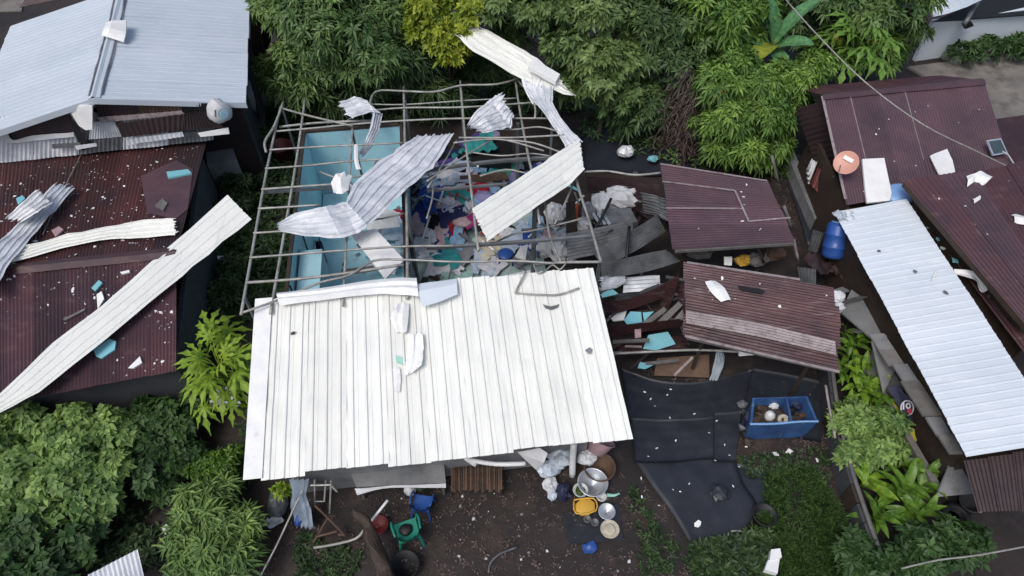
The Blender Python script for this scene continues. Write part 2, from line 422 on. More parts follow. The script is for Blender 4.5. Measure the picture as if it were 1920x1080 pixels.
# vegetation ---------------------------------------------------------
def unit(a): return a / np.maximum(np.linalg.norm(a, axis=-1, keepdims=True), 1e-9)
def rosettes(P, A, nl, L, W, sp=(35, 80), droop=.25, tint=None, fold=.12, seed=0, jit=.3):
    """nl folded leaves round each point P along axis A; two triangles each"""
    g = np.random.default_rng(seed); N = len(P)
    A = unit(A); ref = np.where(np.abs(A[:, 2:3]) < .9, np.array([[0, 0, 1.]]), np.array([[1., 0, 0]]))
    X = unit(np.cross(A, ref)); Y = np.cross(A, X)
    ph = (np.arange(nl)[None, :] / nl + g.random((N, 1))) * 2 * np.pi + g.uniform(-.25, .25, (N, nl))
    s = np.radians(g.uniform(sp[0], sp[1], (N, nl)))
    side = np.cos(ph)[..., None] * X[:, None] + np.sin(ph)[..., None] * Y[:, None]
    d = np.cos(s)[..., None] * A[:, None] + np.sin(s)[..., None] * side
    l = (L * g.uniform(1 - jit, 1 + jit, (N, nl)))[..., None]
    b = P[:, None] + d * l * .08
    dn = np.array([0, 0, -1.0])
    tip = b + d * l + dn * droop * l; mid = b + d * l * .45 + dn * droop * .12 * l
    sd_ = unit(np.cross(d, A[:, None] + 1e-3)); up = unit(np.cross(sd_, d))
    wv = W * l / L / 2
    lf = mid + sd_ * wv + up * wv * fold * 2; rt = mid - sd_ * wv + up * wv * fold * 2
    V = np.stack([b, lf, tip, rt], 2).reshape(-1, 3)
    k = np.arange(N * nl)[:, None] * 4
    F = np.concatenate([k + np.array([[0, 2, 1]]), k + np.array([[0, 3, 2]])])
    if tint is None: tint = g.random(N)
    T = np.clip(tint[:, None] + g.uniform(-.18, .18, (N, nl)), 0, 1)
    return V, F, np.repeat(T.ravel(), 4)
def blob_points(lumps, n, seed, zmin=-.35, inner=.72):
    """rosette points in the outer part of several lumps, axes pointing outward and up; lumps (centre, rx, ry, rz, tone)"""
    g = np.random.default_rng(seed)
    ar = np.array([l[1] * l[2] + l[1] * l[3] for l in lumps]); which = g.choice(len(lumps), n, p=ar / ar.sum())
    d = unit(g.normal(size=(n, 3))); d[:, 2] = np.where(d[:, 2] < zmin, -d[:, 2], d[:, 2])
    C = np.array([l[0] for l in lumps])[which]; S = np.array([l[1:4] for l in lumps])[which]
    r = g.uniform(inner, 1.05, (n, 1)) * (1 + .18 * np.sin(d[:, :1] * 5 + which[:, None]) * np.cos(d[:, 1:2] * 6))
    P = C + d * S * r
    tone = np.array([l[4] for l in lumps])[which] + g.normal(0, .16, n)
    ax = d + np.array([0, 0, .45]) + g.normal(0, .25, (n, 3))
    return P, ax, np.clip(tone, 0, 1)
def pl(px, py, h, r, sq=.8, tone=.5):
    c = at(px, py, h); z = (c - CP).dot(Vector((0, CT, -ST))); rr = r * z / FPX
    return (tuple(c), rr, rr, rr * sq, tone)
def sublumps(l, n, seed, k=.45):
    g = random.Random(seed); o = [(l[0], l[1] * .8, l[2] * .8, l[3] * .8, l[4] - .2)]
    for i in range(n):
        a = g.random() * 6.28; e = g.uniform(-.1, 1.3)
        d = Vector((math.cos(a) * math.cos(e), math.sin(a) * math.cos(e), math.sin(e)))
        c = Vector(l[0]) + Vector((d.x * l[1], d.y * l[2], d.z * l[3])) * g.uniform(.55, 1.0); q = g.uniform(k * .5, k * 1.3)
        o.append((tuple(c), l[1] * q, l[2] * q, l[3] * q, min(1, max(0, l[4] + g.uniform(-.25, .3)))))
    return o
def tree(name, label, cat, lumps, leaf, n, nl=9, L=.3, W=.07, sp=(35, 85), droop=.35, seed=1, trunk_r=.11, group=None, sub=7, inner=.7, base=None, zmin=-.35, branches=True):
    cs = [Vector(l[0]) for l in lumps]; c = sum(cs, Vector()) / len(cs)
    b = Vector(base) if base is not None else Vector((c.x, c.y + .15, 0)); b.z = 0
    t = thing(name, label, cat, b, group)
    tops = [b + Vector((0, 0, -.1)), b.lerp(c, .35) + Vector((.08, .05, .1)), b.lerp(c, .75)]
    obj('trunk', tube(smooth_path(tops, 3), trunk_r, 8, trunk_r * .6), 'bark', t, True)
    if branches:
        g = random.Random(seed)
        for l in lumps:
            for _ in range(2):
                e = Vector(l[0]) + Vector((g.uniform(-.6, .6) * l[1], g.uniform(-.6, .6) * l[2], g.uniform(-.2, .5) * l[3]))
                s0 = tops[1].lerp(tops[2], g.random())
                obj('limb', tube(smooth_path([s0, s0.lerp(e, .5) + Vector((g.uniform(-.15, .15), g.uniform(-.15, .15), .12)), e], 3), trunk_r * .4, 5, .015), 'bark', t, True)
    ll = []
    for i, l in enumerate(lumps): ll += sublumps(l, sub, seed * 7 + i)
    P, A, T = blob_points(ll, n, seed, zmin, inner)
    V, F, TT = rosettes(P, A, nl, L, W, sp, droop, T, seed=seed)
    obj('crown', (V, F), leaf, t, tint=TT)
    return t
def bigleaf(L, W, droop, fold=.25, ns=9, base_w=.12, wave_=.03, seed=0, tear=False):
    """a broad leaf along +x from the origin, arching down, folded at the midrib"""
    V, F, T = [], [], []
    for i in range(ns + 1):
        t = i / ns
        x = L * (t - .25 * droop * t * t); z = L * (.35 * t - droop * t * t)
        wd = W / 2 * (base_w + (1 - base_w) * math.sin(math.pi * min(1, t * .93 + .07)) ** .75) if t < 1 else .004
        for s in (-1, -.5, 0, .5, 1):
            V.append((x, s * wd, z + abs(s) * wd * fold + wave_ * math.sin(t * 17 + s * 3 + seed) * abs(s)))
            T.append(min(1, .45 + .5 * (1 - abs(s)) * .6 + .15 * math.sin(i * 2.1 + seed)))
    for i in range(ns):
        for k in range(4):
            if tear and k in (0, 3) and (i * 7 + seed) % 4 == 0: continue
            F.append([i * 5 + k, (i + 1) * 5 + k, (i + 1) * 5 + k + 1, i * 5 + k + 1])
    return V, F, T
def palmate(L, n=8, W=.3, droop=.2, petiole=.5, seed=0):
    """papaya leaf: a stalk along +x and toothed lobes fanned round its end"""
    g = random.Random(seed); V, F = tube([(0, 0, 0), (petiole * .55, 0, petiole * .3), (petiole, 0, petiole * .32)], .012, 4, .007)
    V = [Vector(v) for v in V]; T = [.9] * len(V); c = Vector((petiole, 0, petiole * .32))
    for i in range(n):
        a = -2.6 + 5.2 * i / (n - 1); l = L * (1 - .35 * abs(a) / 2.6) * g.uniform(.85, 1.1)
        d = Vector((math.cos(a), math.sin(a), 0)); s = Vector((-d.y, d.x, 0)); z = Vector((0, 0, 1)); k = len(V); w_ = W * l
        for t, q in ((.0, .12), (.3, .55), (.42, .34), (.62, 1.0), (.74, .42), (1, .03)):
            p = c + d * l * t - z * droop * l * t * t * 1.6
            V += [p + s * w_ / 2 * q + z * w_ * q * .12, p - z * .0, p - s * w_ / 2 * q + z * w_ * q * .12]
            T += [g.uniform(.25, .7), .75, g.uniform(.25, .7)]
        for j in range(5):
            for m in (0, 1): F.append([k + j * 3 + m, k + j * 3 + m + 1, k + (j + 1) * 3 + m + 1, k + (j + 1) * 3 + m])
    return V, F, T
LEAF_ME = {}
def leaf_mesh(key, fn, matname):
    if key not in LEAF_ME:
        V, F, T = fn(); me = bpy.data.meshes.new('leaf'); me.from_pydata([tuple(v) for v in V], [], F)
        a = me.attributes.new('tint', 'FLOAT', 'POINT'); a.data.foreach_set('value', np.asarray(T, dtype=np.float32))
        me.polygons.foreach_set('use_smooth', [True] * len(me.polygons)); me.materials.append(MATS[matname]); LEAF_ME[key] = me
    return LEAF_ME[key]
def add_leaf(par, me, loc, az, tilt, sc=1., roll=0.):
    o = bpy.data.objects.new('leaf', me); COL.objects.link(o); o.parent = par; o.location = loc
    o.rotation_euler = (roll, -tilt, az); o.scale = (sc,) * 3
    return o
def broad_plant(name, label, cat, base, n, L, W, leaf, seed, h=.5, group=None, droop=.55, tilt=(.2, 1.0), stems=3):
    g = random.Random(seed); t = thing(name, label, cat, base, group)
    ms = [leaf_mesh((leaf, L, W, k), lambda k=k: bigleaf(L, W, droop * (.7 + .3 * k), .3, 8, .1, .01, k), leaf) for k in range(3)]
    st = []
    for k in range(stems):
        a = g.random() * 6.28; top = Vector((math.cos(a) * .2, math.sin(a) * .2, h * g.uniform(.8, 1.15)))
        st.append(top); 
    m = merge(*[tube([Vector(base), Vector(base) + s * .5 + Vector((0, 0, .05)), Vector(base) + s], .02, 5, .012) for s in st])
    obj('stem', m, leaf, t, tint=[.5] * len(m[0]))
    for i in range(n):
        s = st[i % stems]; q = .35 + .65 * (i / n)
        add_leaf(t, ms[i % 3], s * q, g.random() * 6.28, g.uniform(*tilt) * (.5 + q * .6), g.uniform(.75, 1.15), g.uniform(-.4, .4))
    return t
def papaya(name, label, base, top, n, L, leaf, seed, petiole=.5, group=None, fruit=0):
    g = random.Random(seed); t = thing(name, label, 'papaya tree', base, group); b = Vector(base); tp = Vector(top)
    obj('trunk', tube(smooth_path([b - Vector((0, 0, .1)), b.lerp(tp, .5) + Vector((.05, .03, 0)), tp], 3), .07, 8, .045), 'bark', t, True)
    ms = [leaf_mesh((leaf, L, petiole, k), lambda k=k: palmate(L, 8, .34, .25 + .1 * k, petiole * (.8 + .25 * k), k), leaf) for k in range(4)]
    for i in range(n):
        q = i / n
        add_leaf(t, ms[i % 4], tp - b + Vector((0, 0, -.5 * (1 - q))), i * 2.4 + g.uniform(-.4, .4), -.35 + 1.15 * q + g.uniform(-.15, .15), (.75 + .35 * math.sin(q * 3)) * g.uniform(.85, 1.15))
    return t
def ground_cover(name, polys, n, leaf, nl, L, W, seed, h=(.02, .15), sp=(20, 80), label=None, droop=.3):
    """low growth nobody could count, inside photo outlines on the ground"""
    g = np.random.default_rng(seed); P = []
    rr = random.Random(seed)
    for poly in polys:
        xs, ys = [p[0] for p in poly], [p[1] for p in poly]; k = 0
        while k < n:
            p = (rr.uniform(min(xs), max(xs)), rr.uniform(min(ys), max(ys)))
            if inside(p, poly):
                q = at(*p); 
                if nz(q, .9, seed) > -.25 + rr.uniform(-.3, .2): P.append((q.x, q.y, rr.uniform(*h)))
                k += 1
    P = np.array(P); A = np.tile([0, 0, 1.], (len(P), 1)) + g.normal(0, .2, (len(P), 3))
    V, F, T = rosettes(P, A, nl, L, W, sp, droop, None, seed=seed)
    return tag(obj(name, (V, F), leaf, tint=T), label, None, None, 'stuff')

# ================================================================== the setting
def axis_pts(lo, hi, n, core):
    t = np.linspace(-1, 1, n); k = 2.6
    s = np.sinh(t * k) / np.sinh(k)
    return np.where(s < 0, s * -lo, s * hi)
gx = np.concatenate([[-600, -200, -70], np.linspace(-24, 24, 150), [70, 200, 600]])
gy = np.concatenate([[-600, -200, -40], np.linspace(-2, 40, 130), [80, 200, 900]])
GX, GY = np.meshgrid(gx, gy)
GZ = np.zeros_like(GX)
for i in range(GX.shape[0]):
    for j in range(GX.shape[1]):
        if abs(GX[i, j]) < 25 and -3 < GY[i, j] < 41: GZ[i, j] = .035 * noise.noise(Vector((GX[i, j] * 1.3, GY[i, j] * 1.3, 0))) - .02
nx, ny = len(gx), len(gy)
V = np.stack([GX.ravel(), GY.ravel(), GZ.ravel()], 1)
I = (np.arange(ny - 1)[:, None] * nx + np.arange(nx - 1)[None]).ravel()[:, None]
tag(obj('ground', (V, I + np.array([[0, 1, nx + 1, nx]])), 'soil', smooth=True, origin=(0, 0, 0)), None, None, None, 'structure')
# pale concrete yard beyond the right roofs
q = [at(x, y, .05) for x, y in ((1700, 125), (1930, 95), (2150, 90), (2150, 300), (1900, 300), (1850, 200))]
tag(obj('concrete_yard', prism(q, (0, 0, -.12)), 'concrete_yard'), None, None, None, 'structure')

# ================================================================== damaged house in the middle
RL, RR = at(478, 562, 3.25), at(1112, 503, 3.25)
FL, FR = at(455, 901, 2.2), at(1187, 823, 2.2)
hu = (RR - RL); hu.z = 0; HLEN = hu.length; hu.normalize(); hv = Vector((-hu.y, hu.x, 0))
HO = Vector((RL.x, RL.y, 0))
def H(u, v, h): return HO + hu * u + hv * v + Vector((0, 0, h))
WR = Plane(RL, RR, FL)                      # white slope
FP = Plane(at(453, 588, 3.25), at(1127, 490, 3.2), at(528, 200, 2.55))   # the bare frame
house = thing('damaged_house', 'house with ribbed white front roof, bare pipe frame and blue room behind', 'house', H(3.5, 1.5, 0))
# front slope: nine ribbed sheets
roof_sheets(house, RL + hu * .33, RR, FR, FL + hu * .33, 9, 'white_sheet', 'trap', .03, .03, .045, pitch=.235, amp=.03, rowsn=5)
obj('gable_flashing', sheet([(RL, RL + hu * .36), (RL.lerp(FL, .5), RL.lerp(FL, .5) + hu * .36), (FL, FL + hu * .36)], [(0, -.05), (.05, .045), (.5, .045), (1, .04)], 4, .012, seed=3), 'white_plain', house)
# walls under the front slope and round the rooms
def wallbox(name, u0, v0, u1, v1, h, m, th=.1, parent=house, z0=0):
    a, b = H(u0, v0, z0), H(u1, v1, z0); d = (b - a).normalized(); s = Vector((-d.y, d.x, 0)) * th / 2
    return obj(name, prism([p + Vector((0, 0, h - z0)) for p in (a - s, b - s, b + s, a + s)], (0, 0, -(h - z0))), m, parent)
wallbox('front_wall', .4, -2.75, 6.6, -2.75, 2.15, 'cement')
wallbox('side_wall', .35, -2.69, .35, .3, 2.1, 'cement')
wallbox('side_wall', 6.65, -2.69, 6.65, .6, 2.1, 'cement')
wallbox('room_wall', .33, .36, .33, 6.71, 2.3, 'turquoise', .06)
wallbox('room_wall', .28, 6.75, 2.96, 6.75, 2.3, 'turquoise', .06)
wallbox('partition_wall', 3.0, 3.6, 3.0, 6.8, 2.25, 'turquoise', .06)
for a_, b_ in ((H(.33, .36, 2.34), H(.33, 6.78, 2.34)), (H(.36, 6.75, 2.345), H(2.94, 6.75, 2.345)), (H(3.0, .4, 2.29), H(3.0, 6.8, 2.29))): obj('wall_plate', beam(a_, b_, .08, .07), 'dark_wood', house)
for u_, v_ in ((.33, 3.4), (1.6, 6.75), (.33, 1.2)): obj('wall_stud', beam(H(u_ + .035, v_ - .035, .05), H(u_ + .035, v_ - .035, 2.28), .05, .03), 'dark_wood', house)
obj('room_floor', prism([H(.39, .4, .07), H(2.94, .4, .07), H(2.94, 6.69, .07), H(.39, 6.69, .07)], (0, 0, -.1)), 'turquoise', house)
obj('room_floor', prism([H(2.95, -2.6, .06), H(6.6, -2.6, .06), H(6.6, 6.7, .06), H(2.95, 6.7, .06)], (0, 0, -.1)), 'pale_green', house)
# pipe frame. photo polylines on the frame plane: (points, radius, height over the plane, name, material)
PR = [
 ([(531, 192), (515, 235), (497, 265), (499, 285)], .035, .10, 'rafter'),
 ([(526, 200), (500, 320), (476, 455), (452, 590)], .032, .0, 'rafter'),
 ([(572, 185), (556, 300), (530, 455), (507, 588)], .032, .0, 'rafter'),
 ([(661, 235), (656, 330), (650, 440), (643, 574)], .028, .0, 'rafter'),
 ([(757, 163), (760, 300), (763, 420), (764, 560)], .036, .0, 'rafter'),
 ([(863, 152), (872, 255), (884, 360), (897, 470)], .034, .0, 'rafter'),
 ([(966, 146), (975, 210), (990, 290), (1000, 335), (1012, 420)], .034, .0, 'rafter'),
 ([(972, 152), (992, 175), (1003, 200), (1003, 222)], .03, .12, 'rafter'),
 ([(1074, 300), (1084, 350), (1105, 415), (1127, 493)], .034, .0, 'rafter'),
]
PP = [
 ([(692, 208), (704, 172), (760, 171), (815, 172), (865, 160), (930, 158), (975, 146)], .032, .08),
 ([(529, 203), (560, 212), (600, 222), (661, 236)], .03, .08),
 ([(690, 208), (760, 202), (870, 201), (1003, 192)], .028, .05),
 ([(688, 195), (760, 196), (880, 188), (970, 184)], .022, -.08),
 ([(519, 246), (590, 240), (661, 233), (760, 226), (870, 222), (1036, 222)], .028, .05),
 ([(524, 238), (600, 230), (700, 226)], .035, -.12),
 ([(505, 281), (600, 275), (757, 268)], .026, .05),
 ([(860, 258), (960, 258), (1060, 253)], .026, .05),
 ([(497, 316), (580, 310), (660, 302), (757, 297)], .026, .05),
 ([(940, 262), (1000, 268), (1060, 289)], .026, .10),
 ([(850, 268), (900, 262), (950, 263), (1020, 283)], .024, .12),
 ([(490, 355), (600, 347), (660, 344)], .03, .05),
 ([(491, 361), (600, 354), (640, 352)], .04, -.10),
 ([(484, 391), (540, 388), (600, 384)], .026, .05),
 ([(475, 437), (520, 434), (560, 430)], .026, .05),
 ([(468, 483), (560, 476), (650, 469), (760, 462), (850, 461)], .026, .05),
 ([(461, 530), (560, 523), (650, 512), (757, 496)], .032, .05),
 ([(455, 586), (520, 563), (600, 530), (655, 516), (700, 489), (760, 487), (860, 491), (960, 489), (1040, 494)], .026, .12),
 ([(1000, 495), (1060, 492), (1128, 491)], .032, .05),
 ([(800, 465), (900, 459), (1000, 452), (1110, 443)], .05, -.12),
 ([(800, 358), (840, 354), (890, 350), (950, 345)], .045, -.45),
 ([(800, 320), (880, 308), (960, 300), (1070, 294)], .055, -.20),
 ([(800, 340), (860, 300), (905, 272), (935, 255)], .022, .02),
 ([(802, 352), (835, 300), (856, 262)], .022, -.05),
 ([(905, 240), (960, 243), (1010, 238), (1045, 246)], .024, .04),
 ([(880, 285), (940, 292), (1000, 288), (1066, 300)], .022, -.3),
 ([(900, 330), (950, 318), (1000, 326), (1050, 312)], .024, -.1),
 ([(1010, 330), (1022, 380), (1030, 440), (1052, 492)], .028, -.15),
 ([(1000, 494), (1008, 512), (1022, 508), (1036, 497), (1050, 505), (1062, 492)], .018, .08),
 ([(920, 460), (960, 440), (1010, 430), (1100, 408)], .024, -.3),
 ([(1040, 420), (1060, 380), (1074, 345)], .026, -.2),
 ([(775, 285), (800, 320), (812, 360), (800, 410)], .022, -.25),
 ([(600, 322), (640, 335), (690, 328), (757, 330)], .024, -.05),
 ([(560, 415), (640, 405), (700, 412), (757, 400)], .024, -.08),
 ([(1095, 322), (1140, 321), (1190, 328), (1238, 324)], .03, -.15),
]
def hitpts(plane, pts, off): return [plane.hit(x, y, off) for x, y in pts]
for pts, r, off, nm in PR: obj(nm, tube(smooth_path(hitpts(FP, pts, off), 4), r, 6), 'pipe', house, True)
for pts, r, off in PP: obj('beam' if r >= .04 else 'purlin', tube(smooth_path(hitpts(FP, pts, off), 4), r, 4 if r >= .04 else 6), 'beam' if r >= .04 else 'pipe', house, r < .04)
for x, y, off, r in ((971, 231, -.05, .055), (1003, 392, -.1, .06), (763, 400, -.1, .06), (530, 203, -.1, .04), (1125, 488, -.05, .045), (757, 170, -.05, .045), (863, 160, -.05, .04), (460, 560, -.05, .04), (1036, 222, -.05, .04)):
    p = FP.hit(x, y, off); b = Vector((p.x, p.y, -.05)); obj('post', tube([b, p], r, 6), 'beam', house)

def pxsheet(name, label, cat, rows, m, prof, plane=None, dent=.03, k=4, group=None, ds=2.5, seed=0., parent=None, thick=.005, smooth=False, sharp=False, ragged=0.):
    """rows of ((x, y, off), (x, y, off)) photo points on a plane (off above it), or heights when plane is None"""
    f = (lambda p: plane.hit(p[0], p[1], p[2])) if plane else (lambda p: at(*p))
    o = obj(name, sheet([(f(a), f(b)) for a, b in rows], prof, k, dent, thick, seed, ds, 0., sharp, ragged), m, parent, smooth)
    return tag(o, label, cat, group)
def pxslab(name, label, cat, pts, m, plane, off=.03, th=.03, group=None, parent=None):
    """flat piece outlined in photo points, lying on a plane"""
    q = [plane.hit(p[0], p[1], (p[2] if len(p) > 2 else off) + th) for p in pts]
    o = obj(name, prism(q, -plane.n * th), m, parent)
    return tag(o, label, cat, group)
T4 = trap(1, .25, .042); T3 = trap(1, .333, .042); T5 = trap(1, .2, .045); T6 = trap(1, .167, .045)
pxsheet('metal_sheet', 'large ribbed metal sheet with a folded flap, lying on the frame over the blue room', 'metal sheet',
        [((779, 257, .15), (852, 249, .2)), ((742, 280, .25), (832, 284, .2)), ((712, 302, .28), (812, 315, .2)), ((664, 342, .3), (765, 352, .2)), ((648, 378, .36), (690, 426, .3)), ((640, 380, .22), (670, 438, .2)), ((610, 386, .32), (640, 447, .28)), ((554, 398, .16), (588, 445, .15)), ((519, 420, .12), (524, 433, .1))], 'zinc', T5, FP, .04, sharp=True, ds=3, ragged=.12)
pxsheet('metal_sheet', 'straight ribbed white metal sheet lying diagonally on the frame over the clothes', 'metal sheet',
        [((1088, 259, .36), (1096, 318, .36)), ((1030, 296, .25), (1065, 348, .22)), ((985, 326, .22), (1008, 387, .2)), ((930, 362, .18), (955, 424, .16)), ((883, 392, .12), (913, 453, .12))], 'white_sheet', T4, FP, .025, sharp=True, ragged=.08)
pxsheet('metal_sheet', 'crumpled torn ribbed sheet stub on top of the frame', 'metal sheet',
        [((938, 174, .5), (966, 214, .35)), ((920, 186, .42), (958, 240, .2)), ((895, 205, .4), (928, 246, .28)), ((872, 236, .2), (898, 249, .15))], 'zinc', T6, FP, .08, ds=5, seed=4, sharp=True, ragged=.35)
pxsheet('metal_sheet', 'twisted small sheet with a long torn strip hanging into the blue room', 'metal sheet',
        [((632, 193, .3), (657, 224, .25)), ((664, 180, .4), (692, 212, .3)), ((684, 186, .42), (713, 213, .25)), ((700, 212, .3), (717, 214, .1)), ((694, 238, .1), (710, 246, -.1)), ((686, 262, -.1), (697, 276, -.2)), ((672, 288, -.2), (680, 296, -.2))], 'zinc', T4, FP, .04, seed=2, sharp=True, ragged=.15)
pxsheet('metal_sheet', 'long pale sheet thrown up against the trees beyond the frame', 'metal sheet',
        [((868, 38, 3.7), (853, 64, 3.6)), ((915, 56, 3.6), (888, 98, 3.4)), ((985, 96, 3.35), (958, 138, 3.1)), ((1030, 126, 3.1), (1000, 158, 3.0)), ((1048, 145, 3.0), (1074, 179, 2.9))], 'white_sheet', T4, None, .08, seed=5, sharp=True, ragged=.3)
pxsheet('metal_sheet', 'narrow twisted grey sheet hanging from the frame corner beside the dark trees', 'metal sheet',
        [((978, 158, 3.0), (1040, 160, 3.0)), ((1000, 188, 2.9), (1036, 192, 3.0)), ((1022, 215, 2.85), (1052, 222, 2.9)), ((1042, 245, 2.8), (1072, 246, 2.9)), ((1062, 278, 2.8), (1092, 264, 2.85))], 'zinc', T4, None, .06, ds=4, seed=6, sharp=True, ragged=.2)
q = [at(1001, 110, 3.42), at(1050, 139, 3.22), at(1042, 153, 3.2), at(990, 124, 3.4)]
tag(obj('foam_block', prism(q, (0, 0, -.12)), 'white_plain'), 'thick white foam block on the sheet thrown against the trees', 'foam block')
tag(obj('metal_rod', tube([at(1036, 150, 3.05), at(1080, 180, 2.9)], .018, 6), 'pipe'), 'thin straight rod sticking out past the thrown sheet', 'metal rod')
pxsheet('metal_sheet', 'pale torn scrap folded over the frame corner under the foam block', 'metal sheet', [((976, 140, 3.05), (1020, 150, 3.05)), ((982, 165, 2.95), (1012, 172, 2.95)), ((998, 195, 2.75), (1016, 200, 2.75))], 'zinc', T3, None, .06, seed=9)
pxslab('ceiling_board', 'white rectangular panel leaning down from the frame beside the partition', 'panel', [(657, 437, -.2), (704, 429, -.15), (758, 487, -.45), (722, 523, -.5)], 'white_plain', FP, 0, .035)
c = FP.hit(643, 352, .15); tag(obj('foam_lump', lump(c, .2, .34, .16, 3, .7, 10, 3.2), 'white_plain'), 'rounded white foam lump where the bent sheet folds', 'foam lump')
pxsheet('metal_strip', 'short white strip standing on the frame over the blue room', 'metal strip', [((664, 272, .1), (671, 271, .1)), ((664, 300, .1), (672, 300, .1)), ((668, 318, .05), (677, 318, .05))], 'white_plain', [(0, 0), (.5, .02), (1, 0)], FP, .01)
pxsheet('ridge_flashing', 'crumpled white ridge flashing lying loose along the roof top', 'flashing',
        [((519, 549, .10), (524, 573, .09)), ((600, 540, .16), (602, 563, .09)), ((690, 526, .18), (700, 552, .10)), ((745, 520, .14), (750, 553, .10)), ((781, 521, .12), (785, 556, .1))], 'white_plain', [(0, 0), (.3, .07), (.5, .04), (.7, .08), (1, .0)], level(3.25), .035, ds=3, seed=1)
pxsheet('ridge_flashing', 'pale grey flat flashing bent over the middle of the roof top', 'flashing',
        [((779, 533, .06), (792, 574, .07)), ((815, 527, .10), (822, 566, .08)), ((856, 522, .08), (858, 552, .07))], 'pale_roof', [(0, 0), (.4, .05), (1, .0)], level(3.25), .03, seed=2)
pxsheet('torn_sheet', 'torn white wrapping draped below the middle of the roof top', 'torn sheet', [((741, 572, .05), (768, 565, .05)), ((731, 597, .07), (766, 600, .1)), ((744, 626, .06), (763, 627, .07))], 'white_plain', [(0, 0), (.25, .05), (.45, .02), (.7, .07), (1, .03)], WR, .06, ds=6, seed=3, sharp=True, ragged=.12)
pxsheet('torn_sheet', 'folded white board lying on the roof below the torn wrapping', 'torn sheet', [((764, 622, .06), (793, 626, .06)), ((763, 650, .09), (795, 655, .07)), ((760, 680, .06), (793, 686, .14)), ((757, 707, .06), (776, 700, .1))], 'white_plain', [(0, 0), (.4, .04), (.5, .0), (.7, .03), (1, .07)], WR, .05, ds=5, seed=5, sharp=True, ragged=.12)
pxsheet('torn_sheet', 'thin white scrap strip lowest on the white roof', 'torn sheet', [((735, 690, .05), (750, 688, .05)), ((740, 715, .05), (752, 712, .05)), ((738, 735, .05), (750, 736, .06))], 'white_plain', [(0, 0), (.5, .04), (1, .02)], WR, .04, seed=6, sharp=True, ragged=.08)
pxslab('paper_tag', 'small mint green scrap on the white roof', 'scrap', [(741, 666), (754, 670), (757, 685), (744, 680)], 'mint', WR, .035, .008)
tag(obj('roof_flap', sheet([(WR.hit(1018, 570, .06), WR.hit(1022, 578, .05)), (WR.hit(1033, 574, .12), WR.hit(1033, 581, .06)), (WR.hit(1048, 570, .07), WR.hit(1046, 577, .05))], [(0, 0), (1, 0)], 3, .04), 'dull_zinc'), 'dark bent scrap of metal near the top of the white roof', 'scrap')
tag(obj('dry_leaf', rag(WR.hit(1105, 657, .07), .2, 5), 'grey_cloth'), 'dry grey leaf lying by the side edge of the white roof', 'leaf')
tag(obj('dry_leaf', rag(WR.hit(549, 624, .07), .12, 8), 'tan_wood'), 'small brown clod on the gable side of the white roof', 'clod')
tag(obj('bent_pipe', tube(smooth_path([WR.hit(986, 509, .12), WR.hit(968, 545, .08), WR.hit(972, 550, .06), WR.hit(1020, 553, .07), WR.hit(1050, 552, .08), WR.hit(1086, 540, .09)], 3), .022, 6), 'pipe', smooth=True), 'thin pipe bent into a hook on the top of the white roof', 'pipe')
# the blue room: panel, gap and bed
tag(obj('mattress', prism([H(1.35, .5, .5), H(2.75, .5, .5), H(2.75, 2.3, .5), H(1.35, 2.3, .5)], (0, 0, -.4)), 'turquoise'), 'light blue mattress on the floor of the blue room', 'mattress')
obj('wardrobe_door', prism([H(.42, .5, 1.9), H(.95, .5, 1.9), H(.95, 2.6, 1.9), H(.42, 2.6, 1.9)], (0, 0, -1.8)), 'turquoise', tag(thing('blue_cabinet', 'tall light blue cabinet along the side wall of the blue room', 'cabinet', H(.7, 1.5, .07))))
pxsheet('fabric_strip', 'dark patterned cloth bundled between cabinet and mattress', 'cloth', [((588, 450, .55), (600, 449, .6)), ((596, 480, .5), (610, 478, .55)), ((600, 515, .45), (615, 512, .5))], 'navy', wave(1, .3, .06), None, .12, ds=6)
obj_c = [H(3.07, .5 + 2.6 * i / 14, 0) for i in range(15)]
Vc, Fc = [], []
for i, p in enumerate(obj_c):
    for j in range(9): Vc.append(p + hu * (.07 * math.sin(i * 2.2) * (1 - .05 * j) + .05 * nz((i * .7, j * .6, 3), 1)) + Vector((0, 0, .12 + .26 * j)))
for i in range(14):
    for j in range(8): Fc.append([i * 9 + j, (i + 1) * 9 + j, (i + 1) * 9 + j + 1, i * 9 + j + 1])
tag(obj('curtain', (Vc, Fc), 'grey_cloth', smooth=True), 'long grey curtain hanging beside the partition post', 'curtain')
tag(obj('fallen_board', prism([at(590, 385, 1.0), at(598, 384, 1.0), at(610, 440, .6), at(600, 442, .6)], (0, 0, -.05)), 'turquoise_bit'), 'narrow blue board leaning on the blue room wall', 'board')
# clothes heaped in the open room
PC = at(880, 375, .5)
def hpile(x, y):
    return .08 + .62 * math.exp(-(((x - PC.x) / 1.7) ** 2 + ((y - PC.y) / 1.35) ** 2)) + .1 * nz((x, y, 0), 1.3)
CL = [  # colour name, linear colour
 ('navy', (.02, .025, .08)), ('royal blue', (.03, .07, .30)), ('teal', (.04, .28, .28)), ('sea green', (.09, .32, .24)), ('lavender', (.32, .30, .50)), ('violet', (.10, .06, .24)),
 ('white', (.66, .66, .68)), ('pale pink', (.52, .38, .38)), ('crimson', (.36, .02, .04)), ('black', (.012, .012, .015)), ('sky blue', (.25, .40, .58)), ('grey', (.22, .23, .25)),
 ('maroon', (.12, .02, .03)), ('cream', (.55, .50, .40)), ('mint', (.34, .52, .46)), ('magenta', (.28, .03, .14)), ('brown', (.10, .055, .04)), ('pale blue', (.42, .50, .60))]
for nme, c_ in CL: mat('cloth_' + nme.replace(' ', '_'), c_, .9, 0, tuple(x * .7 for x in c_), 6, None, objvar=.1, bump=.2, spec=.2)
